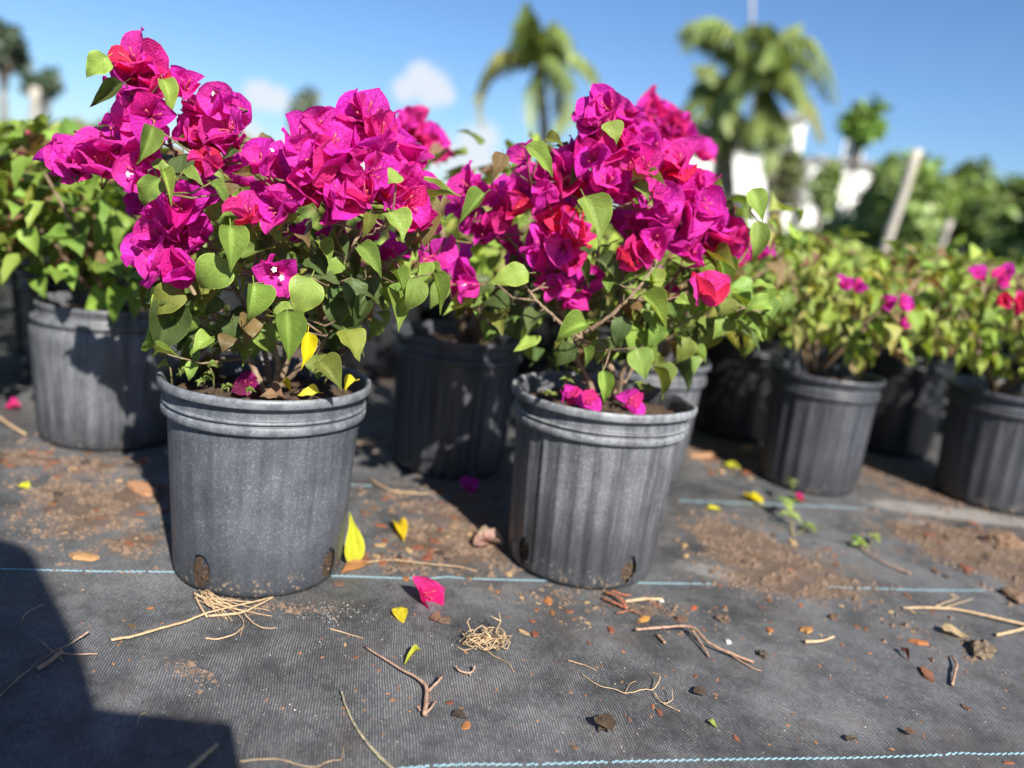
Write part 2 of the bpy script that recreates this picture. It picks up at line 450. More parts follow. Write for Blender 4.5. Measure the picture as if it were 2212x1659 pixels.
    c = mixc(N, L, ramp(N, L, vs.outputs['Distance'], .085, .05, 0, .7), c, (.38, .36, .33))
    L.new(c, P.inputs['Base Color'])
    P.inputs['Roughness'].default_value = .55
    P.inputs['Specular IOR Level'].default_value = .55
    h = mth(N, L, 'ADD', mth(N, L, 'MULTIPLY', tex, 1.0), mth(N, L, 'MULTIPLY', dmask, mth(N, L, 'MULTIPLY', dn2, 2.5)))
    L.new(bump(N, L, h, .75, .0009), P.inputs['Normal'])
    return m
M_FAB = fabric_mat()
v, f = grid_sheet(-1.7, 2.1, .35, 2.5, .0095)
me = pymesh('weed_barrier', v, f, True, None, M_FAB)
va = np.array(v)
dirt = np.zeros(len(va)); sand = np.zeros(len(va))
for (bx, by, rx, ry, wg) in dirt_blobs:
    dirt += wg * np.exp(-(((va[:, 0] - bx) / rx) ** 2 + ((va[:, 1] - by) / ry) ** 2))
dirt += .30 * np.clip((va[:, 1] - (1.42 + .1 * va[:, 0])) / .3, 0, 1)
for (bx, by, rx, ry, wg) in sand_blobs:
    sand += wg * np.exp(-(((va[:, 0] - bx) / rx) ** 2 + ((va[:, 1] - by) / ry) ** 2))
ca = me.color_attributes.new('dirt', 'FLOAT_COLOR', 'POINT')
ca.data.foreach_set('color', np.stack([np.clip(dirt, 0, 1), np.clip(sand, 0, 1), dirt * 0, dirt * 0 + 1], -1).astype(np.float32).ravel())
fabric = mesh_obj('weed_barrier_cloth', me)
tag(fabric, kind='structure')
def flatsheet(name, x0, x1, y0, y1, z, mat):
    me = pymesh(name, [(x0, y0, z), (x1, y0, z), (x1, y1, z), (x0, y1, z)], [(0, 1, 2, 3)], False, None, mat)
    o = mesh_obj(name, me); tag(o, kind='structure'); return o
flatsheet('outer_weed_barrier', -14, 14, -4, 16, -.016, M_FAB)
M_GRND = simple('dry_grass_ground', (.20, .17, .11), .95, 1.2, bd=.02, col2=(.10, .13, .05))
flatsheet('ground', -1500, 1500, -60, 2500, -.03, M_GRND)

# blue marker threads woven in the cloth: pairs of short stitches
M_THREAD = simple('blue_thread', (.16, .30, .36), .55, 400, bd=0, col2=(.30, .45, .50))
def thread(b0, a0, a1, gaps=()):
    mb = MB(); a = a0; k = 0
    while a < a1:
        ln = .0040
        if not any(g0 < a < g1 for g0, g1 in gaps):
            off = (.0006 if k % 2 else -.0006) + .0022 * noise.noise(Vector((a * 2.2, b0 * 7, 0)))
            if noise.noise(Vector((a * 400.3, b0 * 3, 2))) > -.45:
                w_ = .0007
                vv = []
                for (da, db) in ((0, -w_), (ln * .86, -w_ + .0002), (ln, w_), (ln * .12, w_ - .0002)):
                    p = LD * (a + da) + LN * (b0 + off + db)
                    vv.append((p.x, p.y, gz(p.x, p.y) + .0009))
                vv2 = [(q[0], q[1], q[2] - .0009) for q in vv]
                mb.add(vv + vv2, [(0, 1, 2, 3), (0, 4, 5, 1), (1, 5, 6, 2), (2, 6, 7, 3), (3, 7, 4, 0)])
        a += .0036; k += 1
    mesh_obj('blue_thread', mb.mesh('blue_thread', M_THREAD, False), fabric)
def ab(px, py):
    p = G(px, py); return p.dot(LD), p.dot(LN)
b1 = (ab(860, 1655)[1] + ab(2212, 1628)[1]) / 2
b2 = (ab(100, 1232)[1] + ab(2120, 1272)[1]) / 2
b3 = (ab(300, 1022)[1] + ab(1890, 1105)[1]) / 2
thread(b1, ab(855, 1655)[0], 1.0)
thread(b2, -.75, 1.2, gaps=((ab(1545, 1268)[0], ab(1800, 1280)[0]), (ab(2125, 1272)[0], 2)))
thread(b3, -1.2, 1.6, gaps=((-1.3, ab(700, 1035)[0]), (ab(800, 1035)[0], ab(1470, 1085)[0]), (ab(1880, 1105)[0], 2.0)))

# ------------------------------------------------------------------ leaf, bract meshes
def interp(tab, t):
    for (a, va_), (b, vb) in zip(tab, tab[1:]):
        if t <= b: 
            k = (t - a) / (b - a); k = k * k * (3 - 2 * k) * .35 + k * .65
            return va_ + (vb - va_) * k
    return tab[-1][1]
LEAFTAB = [(0, .06), (.02, .48), (.06, .72), (.13, .90), (.23, .99), (.33, 1), (.45, .89), (.57, .70), (.69, .47), (.80, .26), (.90, .11), (1, .01)]
BRTAB = [(0, .06), (.04, .50), (.1, .74), (.2, .93), (.33, 1), (.48, .97), (.62, .84), (.75, .64), (.86, .40), (.94, .20), (1, .02)]
def make_leaf_mesh(i, mat, nt=13, ns=4, hi=True):
    rnd = random.Random(100 + i)
    fold = rnd.uniform(.1, .85); droop = rnd.uniform(-.2, 1.7); twist = rnd.uniform(-.45, .45)
    wave = rnd.uniform(.01, .045); wf = rnd.uniform(1.5, 3.2); wp = rnd.uniform(0, 6)
    skew = rnd.uniform(-.10, .10); curl = rnd.uniform(-.35, .45); asym = rnd.uniform(.88, 1.12)
    v = []; uv = []
    y = z = 0; ang = droop * .25
    for a in range(nt + 1):
        t = a / nt
        if a:
            ang = droop * .25 - droop * t * 1.15
            y += math.cos(ang) / nt; z += math.sin(ang) / nt
        wd = interp(LEAFTAB, t) * .5
        for s in range(-ns, ns + 1):
            q = s / ns
            x = q * wd * (asym if s > 0 else 2 - asym)
            lift = abs(q) * wd * math.sin(fold) * (1 - .5 * curl * abs(q) * 2) + wave * math.sin(wf * t * 6.28 + wp + (0 if s > 0 else 1.7)) * q * q
            xx = x * math.cos(fold)
            tw = twist * (t - .3)
            px = xx * math.cos(tw) - lift * math.sin(tw); pz = xx * math.sin(tw) + lift * math.cos(tw)
            v.append((px + skew * math.sin(t * 3.1), y - math.sin(ang) * pz * .0, z + pz)); uv.append((.5 + q * .5, t))
    n = 2 * ns + 1; f = []
    for a in range(nt):
        for s in range(n - 1):
            f.append((a * n + s, a * n + s + 1, (a + 1) * n + s + 1, (a + 1) * n + s))
    if hi:   # the stalk
        mb = MB(); mb.tube([(0, .01, 0), (0, -.06, -.015), (0, -.17, -.05)], [.013, .012, .014], 5)
        b = len(v); v += mb.v; uv += [(.5, .0)] * len(mb.v); f += [tuple(k + b for k in q) for q in mb.f]
    return pymesh('leaf', v, f, True, uv, mat)
LEAVES = [make_leaf_mesh(i, M_LEAF) for i in range(14)]
def _flat(i):
    r_ = random.Random
    m_ = make_leaf_mesh(i, M_LEAF, 13, 4, False)
    for v_ in m_.vertices: v_.co.z = v_.co.z * .35 + .10 * noise.noise(Vector((v_.co.x * 3, v_.co.y * 3, i * 3.3)))
    return m_
LEAVES_FLAT = [_flat(80 + i) for i in range(14)]
LEAVES_LO = [make_leaf_mesh(i + 40, M_LEAF, 7, 2, False) for i in range(10)]
def make_bract_mesh(i, nt=12, ns=6):
    rnd = random.Random(500 + i)
    a0 = R(rnd.uniform(2, 12)); a1 = R(rnd.uniform(30, 80)); cup = rnd.uniform(-.1, .5)
    wl_ = rnd.uniform(.86, 1.08); ruf = rnd.uniform(.03, .075); rf = rnd.uniform(1.6, 3); rp = rnd.uniform(0, 6)
    fold = rnd.uniform(-.1, .30); twist = rnd.uniform(-.3, .3); tipc = rnd.uniform(-.3, .9)
    v = []; uv = []; y = z = 0
    for a in range(nt + 1):
        t = a / nt
        ang = a0 + (a1 - a0) * (t ** .9) + tipc * max(0, t - .7) * 3
        if a: y += math.sin(ang) / nt; z += math.cos(ang) / nt
        wd = interp(BRTAB, t) * .5 * wl_
        for s in range(-ns, ns + 1):
            q = s / ns
            x = q * wd
            inn = cup * q * q * wd * 2 + fold * abs(q) * wd + ruf * math.sin(rf * t * 6.28 + rp + (0 if s > 0 else 2.2)) * q * q \
                + .034 * noise.noise(Vector((q * 2.2 + i * 9, t * 4, 1.3))) + .018 * noise.noise(Vector((q * 6 + i * 9, t * 11, 5.3)))
            tw = twist * t
            xx = x * (1 - .25 * cup * abs(q))
            px = xx * math.cos(tw) - inn * math.sin(tw); pi_ = xx * math.sin(tw) + inn * math.cos(tw)
            # inner side normal of the bent strip is (-cos, sin) in (y, z)
            v.append((px, y - math.cos(ang) * pi_, z + math.sin(ang) * pi_)); uv.append((.5 + q * .5, t))
    n = 2 * ns + 1; f = []
    for a in range(nt):
        for s in range(n - 1):
            f.append((a * n + s, a * n + s + 1, (a + 1) * n + s + 1, (a + 1) * n + s))
    return pymesh('bract', v, f, True, uv, M_BRACT)
BRACTS = [make_bract_mesh(i) for i in range(14)]
def tubes_mesh(i):
    rnd = random.Random(i); mb = MB()
    for k in range(3):
        a = k * 2.09 + rnd.uniform(-.3, .3); l = rnd.uniform(.42, .6); s = rnd.uniform(.10, .2)
        d = Vector((math.cos(a), math.sin(a), 0))
        mb.tube([d * .02, d * .06 + Vector((0, 0, l * .35)), d * (.06 + s * .5) + Vector((0, 0, l * .8)), d * (.06 + s) + Vector((0, 0, l))],
                [.014, .026, .018, .03], 6)
    mb.tube([(0, 0, -.22), (.01, 0, -.1), (0, 0, .03)], [.012, .012, .02], 5)
    return mb.mesh('flower_centre', M_TUBE)
TUBES = [tubes_mesh(i) for i in range(4)]
def blossom_mesh():
    v = []; f = []
    for k in range(10):
        a = k * math.pi / 5; r_ = 1.0 if k % 2 == 0 else .62
        v.append((r_ * math.cos(a), r_ * math.sin(a), .12 + .10 * (k % 2))); 
    v.append((0, 0, 0)); c_ = 10
    for k in range(10): f.append((k, (k + 1) % 10, c_))
    b = len(v)
    mb = MB(); mb.v = v; mb.f = f
    mb.tube([(0, 0, -.02), (0, 0, -1.5)], [.22, .2], 6)
    for k in range(5):
        a = k * 1.2566 + .6; mb.tube([(.1 * math.cos(a), .1 * math.sin(a), .05), (.3 * math.cos(a), .3 * math.sin(a), .3)], [.09, .12], 4)
    return mb.mesh('white_blossom', M_WHITE, False)
BLOSSOM = blossom_mesh()

def basis(yv, nv):
    """matrix with Y along yv, Z near nv"""
    y = yv.normalized(); z = nv - y * nv.dot(y)
    if z.length < 1e-4: z = y.orthogonal()
    z.normalize(); x = y.cross(z)
    return Matrix(((x.x, y.x, z.x), (x.y, y.y, z.y), (x.z, y.z, z.z))).to_4x4()
def jitter(c, s, rnd=random):
    k = 1 + rnd.uniform(-s, s)
    return tuple(max(0, a * k * (1 + rnd.uniform(-s, s) * .4)) for a in c)
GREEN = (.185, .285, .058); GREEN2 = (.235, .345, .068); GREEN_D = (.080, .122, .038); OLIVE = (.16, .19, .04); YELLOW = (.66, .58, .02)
BRONZE = (.17, .12, .05)
MAG = (.86, .050, .56); MAG2 = (.78, .032, .52); PINK = (.90, .045, .32); RED = (.84, .038, .13); MAGP = (.90, .055, .47); DEEP = (.72, .014, .30)

def add_leaf(root, A, T, wpx, nh, color, rnd, meshes=LEAVES, idx=None, name='leaf'):
    """A attach, T tip in world space; wpx = width / length"""
    d = T - A; ln = d.length
    m = basis(d, nh) @ Matrix.Diagonal((ln * wpx, ln, ln, 1))
    m.translation = A - root.location
    return mesh_obj(name, meshes[idx if idx is not None else rnd.randrange(len(meshes))], root, None, color, m)
def add_flower(root, P, axis, size, cols, rnd, white=0, wide=0):
    """P base; a part with three bract sub-parts"""
    q = axis.normalized().to_track_quat('Z', 'Y').to_matrix().to_4x4() @ Matrix.Rotation(rnd.uniform(0, 6.28), 4, 'Z')
    m = q @ Matrix.Scale(size, 4); m.translation = P - root.location
    fl = mesh_obj('flower', TUBES[rnd.randrange(4)], root, None, None, m)
    opened = rnd.uniform(-4, 16) + wide
    for k in range(3):
        mm = Matrix.Rotation(k * 2.094 + rnd.uniform(-.18, .18), 4, 'Z') @ Matrix.Rotation(-R(opened + rnd.uniform(-8, 10)), 4, 'X')
        s = rnd.uniform(.88, 1.10)
        mm = mm @ Matrix.Diagonal((s * rnd.uniform(.9, 1.12), s, s, 1))
        mesh_obj('bract', BRACTS[rnd.randrange(len(BRACTS))], fl, None, jitter(cols[k % len(cols)], .12, rnd), mm)
    for k in range(white):
        a = rnd.uniform(0, 6.28)
        mm = Matrix.Translation((.17 * math.cos(a + k * 2.1), .17 * math.sin(a + k * 2.1), .62 + .03 * k)) @ Matrix.Rotation(rnd.uniform(-.4, .4), 4, 'X') @ Matrix.Scale(.10, 4)
        mesh_obj('white_blossom', BLOSSOM, fl, None, None, mm)
    return fl

# ------------------------------------------------------------------ pots
def pot_profile(H, rb, rt, kind=0):
    """(radius, z, fluted) outer from the base up, over the lip and down inside"""
    if kind == 0:
        p = [(0, .0035, 0), (rb * .82, .0035, 0), (rb * .86, .0, 0), (rb * .93, .0008, 0), (rb * .975, .004, 0), (rb * .995, .010, .3), (rb, .018, .8)]
        zt = H - .044; rt_b = rt * .905
        for k in range(1, 31):
            t = k / 30; p.append((rb + (rt_b - rb) * t, .018 + (zt - .018) * t, 1.0 if k < 29 else .5))
        p += [(rt * .910, H - .0432, 0), (rt * .948, H - .0430, 0), (rt * .958, H - .0422, 0), (rt * .962, H - .038, 0), (rt * .961, H - .0345, 0), (rt * .955, H - .0332, 0), (rt * .937, H - .0328, 0),
              (rt * .935, H - .0318, 0), (rt * .936, H - .0308, 0), (rt * .956, H - .0300, 0), (rt * .958, H - .0285, 0), (rt * .956, H - .0270, 0), (rt * .930, H - .0262, 0), (rt * .925, H - .0250, 0), (rt * .924, H - .0135, 0), (rt * .926, H - .0125, 0),
              (rt * .975, H - .0119, 0), (rt * .990, H - .0112, 0), (rt * .997, H - .0095, 0), (rt, H - .0045, 0), (rt * .995, H - .0012, 0), (rt * .98, H, 0), (rt * .962, H - .0004, 0),
              (rt * .945, H - .003, 0), (rt * .925, H - .012, 0), (rt * .90, H - .05, 0), (rb * .95, .03, 0)]
    else:   # shouldered pot with a stepped narrow neck
        p = [(0, .0035, 0), (rb * .84, .0035, 0), (rb * .87, 0, 0), (rb * .95, .002, 0), (rb * .99, .009, .3), (rb, .02, .7)]
        zt = H - .058
        for k in range(1, 25):
            t = k / 24; p.append((rb + (rt - rb) * t, .02 + (zt - .02) * t, 1))
        p += [(rt * .995, H - .048, .4), (rt * .95, H - .040, 0), (rt * .945, H - .036, 0), (rt * .985, H - .034, 0), (rt * .985, H - .026, 0), (rt * .92, H - .024, 0),
              (rt * .91, H - .012, 0), (rt * .935, H - .009, 0), (rt * .935, H - .001, 0), (rt * .915, H, 0), (rt * .89, H - .004, 0), (rt * .87, H - .05, 0), (rb * .93, .03, 0)]
    return p
def make_pot(name, loc, H, rb, rt, mat, seg=192, nfl=30, amp=.0011, kind=0, deform=None, holes=(), rot=0, seed=0, soilz=.026, label='', cat='plant pot', group=None):
    root = empty(name, loc)
    tag(root, label, cat, group)
    prof = pot_profile(H, rb, rt, kind); n = len(prof); v = []
    for i, (r_, z, fl) in enumerate(prof):
        for k in range(seg):
            a = 2 * math.pi * k / seg
            fr = (a * nfl / (2 * math.pi)) % 1
            flu = (math.exp(-((fr - .5) / .14) ** 2) * 1.6 - .5) * amp * fl
            rr = r_ + flu
            zz = z
            if deform and r_ > .02:
                dr, dz = deform(a, z / H); rr *= 1 + dr; zz += dz
            rr *= 1 + .004 * math.sin(2 * a + seed)
            v.append([rr * math.cos(a), rr * math.sin(a), zz])
    hole_faces = set()
    def inh(a, z, h):
        da = (a - h[0] + math.pi) % (2 * math.pi) - math.pi
        return da * rb / h[2], (z - h[1]) / h[3]
    for h in holes:
        for i in range(3, n - 8):
            if prof[i][1] > .1 or prof[i][0] < rb * .9: continue
            for k in range(seg):
                a = 2 * math.pi * k / seg
                ex, ez = inh(a, v[i * seg + k][2], h); e = math.hypot(ex, ez)
                if .78 < e < 1.0 and v[i*seg+k][2] > .003 :
                    s = 1 / max(e, .01)
                    na = h[0] + ex * s * h[2] / rb; nz = max(h[1] + ez * s * h[3], .003)
                    rr = math.hypot(v[i * seg + k][0], v[i * seg + k][1])
                    v[i * seg + k] = [rr * math.cos(na), rr * math.sin(na), nz]
    f = []
    for i in range(n - 1):
        for k in range(seg):
            k2 = (k + 1) % seg
            skip = False
            for h in holes:
                am = 2 * math.pi * (k + .5) / seg
                ex, ez = inh(am, (prof[i][1] + prof[i + 1][1]) / 2, h)
                if math.hypot(ex, ez) < .93 and i < n - 12: skip = True
            if not skip:
                f.append((i * seg + k, i * seg + k2, (i + 1) * seg + k2, (i + 1) * seg + k))
    me = pymesh('pot_body', v, f, True, None, mat)
    body = mesh_obj('pot_body', me, root, None, None, Matrix.Rotation(rot, 4, 'Z'))
    # soil column seen in the holes and at the top
    rnd = random.Random(seed); sv = []; sf = []; sg = 72
    lev = [(rb * .945, .004), (rb * .955, .02), (rb * .957, .04), (rb * .96, .07), (rb * .95, .12)]
    for (r_, z) in lev:
        for k in range(sg):
            a = 2 * math.pi * k / sg
            rr = r_ * (1 + .018 * noise.noise(Vector((a * 9, z * 120, seed))))
            sv.append((rr * math.cos(a), rr * math.sin(a), z))
    for i in range(len(lev) - 1):
        for k in range(sg):
            k2 = (k + 1) % sg; sf.append((i * sg + k, i * sg + k2, (i + 1) * sg + k2, (i + 1) * sg + k))
    b = len(sv); rings = 14; zt = H - soilz
    for i in range(rings + 1):
        for k in range(sg):
            a = 2 * math.pi * k / sg; rr = rt * .905 * i / rings
            x, y = rr * math.cos(a), rr * math.sin(a)
            if deform:
                dr, dz = deform(a, .9); x *= 1 + dr * i / rings; y *= 1 + dr * i / rings
            sv.append((x, y, zt + .007 * noise.noise(Vector((x * 60, y * 60, seed))) + .004 * noise.noise(Vector((x * 190, y * 190, seed))) + .008 * (1 - i / rings)))
    for i in range(rings):
        for k in range(sg):
            k2 = (k + 1) % sg; sf.append((b + i * sg + k, b + i * sg + k2, b + (i + 1) * sg + k2, b + (i + 1) * sg + k))
    mesh_obj('soil', pymesh('soil', sv, sf, True, None, M_SOIL), root)
    return root
P1 = Vector((-.2985, .9476, 0)); P2 = Vector((.1245, 1.0724, 0)); PHT = .2487
front1 = math.atan2(-.95, .30)          # towards the camera
def hole_at(P, px, py):
    """angle on a pot wall under a pixel"""
    best = None
    for k in range(720):
        a = k * math.pi / 360; q = P + Vector((.105 * math.cos(a), .105 * math.sin(a), .028))
        if (q - P).dot(CO - q) < 0: continue
        d = q - CO; zc = d.dot(F_); x = PW / 2 + FPX * d.dot(CX) / zc
        if best is None or abs(x - px) < best[0]: best = (abs(x - px), a)
    return best[1]
def def1(a, t):
    return (.004 * math.sin(3 * a + 1) * t, 0)
def wrapd(a, b): return (a - b + math.pi) % (2 * math.pi) - math.pi
def def2(a, t):
    k = max(0, (t - .72) / .28)
    d = wrapd(a, R(-18)); e = wrapd(a, R(-68)); g_ = wrapd(a, R(38))
    return (k * (.055 * math.exp(-(d / .28) ** 2) - .035 * math.exp(-(e / .45) ** 2) - .05 * math.exp(-(g_ / .5) ** 2)), 0)
make_pot('plant_pot', P1, PHT, .1032, .125, M_POT1, 288, 30, .00022, 0, def1,
         [(hole_at(P1, 432, 1230), .030, .0125, .021), (hole_at(P1, 712, 1215), .029, .0125, .019)], seed=1,
         label='dusty black plant pot at the front left with roots trailing from its base hole')
make_pot('plant_pot', P2, PHT, .1032, .1245, M_POT2, 240, 26, .0015, 0, def2,
         [(hole_at(P2, 1128, 1195), .030, .011, .018), (hole_at(P2, 1358, 1245), .031, .0125, .019)], rot=0, seed=2,
         label='chalky black plant pot right of centre with a squashed rim under the second pink bougainvillea')

# ------------------------------------------------------------------ hero bougainvilleas
def hero(name, pot, label, mains, flowers, leaves, fill, seed, cx, half, y0, nfill, yshift=0):
    rnd = random.Random(seed)
    root = empty(name, pot + Vector((0, 0, .224)))
    tag(root, label, 'bougainvillea')
    nodes = []   # (branch index, point, radius)
    curves = []
    for bi, (pts, r0, r1) in enumerate(mains):
        pp = [at(x, y, Y) for (x, y, Y) in pts]
        # subdivide with a small wander
        out = []
        for i in range(len(pp) - 1):
            a, b = pp[i], pp[i + 1]
            p0 = pp[max(i - 1, 0)]; p3 = pp[min(i + 2, len(pp) - 1)]
            for s in range(7):
                t = s / 7
                q = .5 * ((2 * a) + (b - p0) * t + (2 * p0 - 5 * a + 4 * b - p3) * t * t + (3 * a - p0 - 3 * b + p3) * t ** 3)
                q += Vector([rnd.uniform(-1, 1) * .0009 for _ in range(3)])
                out.append(q)
        out.append(pp[-1])
        rad = [r0 + (r1 - r0) * (i / (len(out) - 1)) ** .8 for i in range(len(out))]
        for i in range(len(out)):
            if i % 5 == 3: rad[i] *= 1.18
        curves.append((out, rad))
        for i in range(2, len(out)): nodes.append((bi, out[i], rad[i]))
    mbs = [MB() for _ in mains]
    for k, (o_, rr) in enumerate(curves): mbs[k].tube([p - root.location for p in o_], rr, 8)
    def twig(P, thick=.0011, back=None):
        best = min(nodes, key=lambda n_: (n_[1] - P).length + max(0, n_[1].z - P.z + .01) * 1.5)
        A = best[1]; L_ = (P - A).length
        mid = (A + P) * .5 + Vector((rnd.uniform(-.1, .1), rnd.uniform(-.1, .1), -.08)) * L_
        if back is not None: mid2 = P - back.normalized() * min(.012, L_ * .4)
        else: mid2 = (mid + P) * .5
        r_ = min(best[2] * .8, thick * 1.9)
        mbs[best[0]].tube([p - root.location for p in (A, mid, mid2, P)], [r_, thick * 1.3, thick, thick * .8], 5)
        if rnd.random() < .5 and L_ > .03: nodes.append((best[0], mid, thick * 1.5))
    base_c = at(cx, 560, y0)
    for fl in flowers:
        x, y, col = fl[0], fl[1], fl[2]
        size = (fl[3] if len(fl) > 3 and fl[3] else rnd.uniform(.040, .050)) * rnd.uniform(.84, 1.0)
        white = fl[4] if len(fl) > 4 else 0
        depth = fl[5] if len(fl) > 5 else None
        dx = min(.97, abs((x - cx) / half))
        Y = depth if depth is not None else y0 - .125 * math.sqrt(1 - dx * dx) * rnd.uniform(.45, 1.0) + rnd.uniform(-.012, .012)
        c = at(x, y, Y)
        out = (c - (base_c + Vector((0, 0, -.05)))); out.z *= .6
        axis = out.normalized() * .5 + Vector((rnd.uniform(-.9, .9), -.35 + rnd.uniform(-.6, .6), .40 + rnd.uniform(-.75, .6)))
        axis.normalize()
        Pb = c - axis * size * .45
        twig(Pb - axis * size * .22, .0010, axis)
        pal = {'m': [MAG, MAG2, MAGP], 'p': [MAGP, PINK, MAG], 'r': [RED, PINK, MAGP], 'k': [PINK, MAGP, DEEP], 'd': [MAG2, DEEP, MAG2]}[col]
        pal = list(pal); rnd.shuffle(pal)
        add_flower(root, Pb, axis, size, pal, rnd, white)
    for lf in leaves:
        ax, ay, tx, ty, wd, col = lf[:6]
        dY = lf[6] if len(lf) > 6 else -.11
        tilt = lf[7] if len(lf) > 7 else 0
        ix = lf[8] if len(lf) > 8 else None
        A = at(ax, ay, y0 + dY); T = at(tx, ty, y0 + dY - .012 + tilt * .03)
        ln = (T - A).length; k = FPX / (y0 + dY)
        to_c = (CO - A).normalized()
        nh = to_c * 1.0 + Vector((.25, 0, .55)) + Vector([rnd.uniform(-.25, .25) for _ in range(3)])
        wd_ = wd / k / ln
        add_leaf(root, A, T, min(1.25, wd_), nh, jitter(col, .12, rnd), rnd, LEAVES, ix)
        twig(A, .0009)
    for (ex, ey, rx, ry, n_) in fill:
        for k in range(n_):
            an = rnd.uniform(0, 6.28); rr = math.sqrt(rnd.random())
            x = ex + rx * rr * math.cos(an); y = ey + ry * rr * math.sin(an)
            dx = min(.95, abs((x - cx) / half))
            Y = y0 + rnd.uniform(-.095, .15) * math.sqrt(1 - dx * dx)
            A = at(x, y, Y)
            o2 = A - base_c; o2.z *= .5
            ln = rnd.uniform(.018, .050)
            d = (o2.normalized() * .6 + Vector((rnd.uniform(-.8, .8), rnd.uniform(-.9, .5), rnd.uniform(-1.0, .25)))).normalized()
            nh = Vector((rnd.uniform(-.5, .7), rnd.uniform(-.9, .2), .9))
            col = rnd.choice([GREEN, GREEN, GREEN2, GREEN_D, GREEN_D, OLIVE, GREEN, BRONZE] if rnd.random() < .93 else [OLIVE, GREEN2])
            add_leaf(root, A, A + d * ln, rnd.uniform(.62, .92), nh, jitter(col, .2, rnd), rnd)
            if k % 2 == 0: twig(A, .0008)
    # small unopened buds and stubs
    for k in range(len(mbs)):
        o_, rr = curves[k]
        for i in range(4, len(o_), 3):
            d = Vector([rnd.uniform(-1, 1) for _ in range(3)]).normalized()
            p = o_[i] - root.location
            mbs[k].tube([p, p + d * .006, p + d * .012 + Vector((0, 0, .002))], [.0013, .0008, .0003], 4)
    for k, mb in enumerate(mbs):
        mesh_obj('branch' if k < 40 else 'twig', mb.mesh('branch', M_BRANCH if mains[k][1] > .0024 else M_GREENSTEM), root)
    return root

Y1 = P1.y; Y2 = P2.y
mains1 = [
    ([(572, 850, Y1 - .03), (540, 780, Y1 - .03), (505, 730, Y1 - .04), (440, 660, Y1 - .05), (400, 600, Y1 - .04), (360, 520, Y1 - .03), (330, 400, Y1 - .02)], .0042, .0018),
    ([(592, 850, Y1 - .01), (600, 790, Y1 - .02), (580, 690, Y1 - .03), (550, 600, Y1 - .04), (560, 520, Y1 - .05), (545, 440, Y1 - .04)], .0046, .0016),
    ([(600, 840, Y1 - .01), (640, 800, Y1 - .02), (700, 740, Y1 - .03), (735, 690, Y1 - .03), (760, 640, Y1 - .03), (800, 600, Y1 - .02), (880, 540, Y1 - .02)], .0044, .0016),
    ([(585, 850, Y1 + .01), (560, 720, Y1 + .03), (470, 560, Y1 + .03), (410, 440, Y1 + .01), (365, 300, Y1 - .02), (310, 215, Y1 - .03), (285, 150, Y1 - .04)], .0040, .0014),
    ([(598, 850, Y1 + .02), (650, 680, Y1 + .03), (700, 560, Y1), (745, 480, Y1 - .02), (770, 380, Y1 - .02), (780, 290, Y1 - .01)], .0040, .0014),
    ([(700, 620, Y1 - .05), (735, 575, Y1 - .07), (770, 520, Y1 - .08), (800, 440, Y1 - .06), (850, 380, Y1 - .05)], .0026, .0012),
    ([(380, 480, Y1 - .02), (300, 400, Y1 - .02), (220, 350, Y1 - .02), (150, 340, Y1 - .01)], .0020, .0010),
    ([(600, 850, Y1 + .04), (620, 700, Y1 + .09), (600, 560, Y1 + .1), (620, 430, Y1 + .07)], .0035, .0014),
    ([(430, 560, Y1 - .03), (450, 440, Y1 - .05), (450, 330, Y1 - .05), (465, 240, Y1 - .04)], .0022, .0011),
    ([(555, 580, Y1 - .05), (610, 480, Y1 - .06), (650, 400, Y1 - .07), (690, 300, Y1 - .05)], .0022, .0011),
]
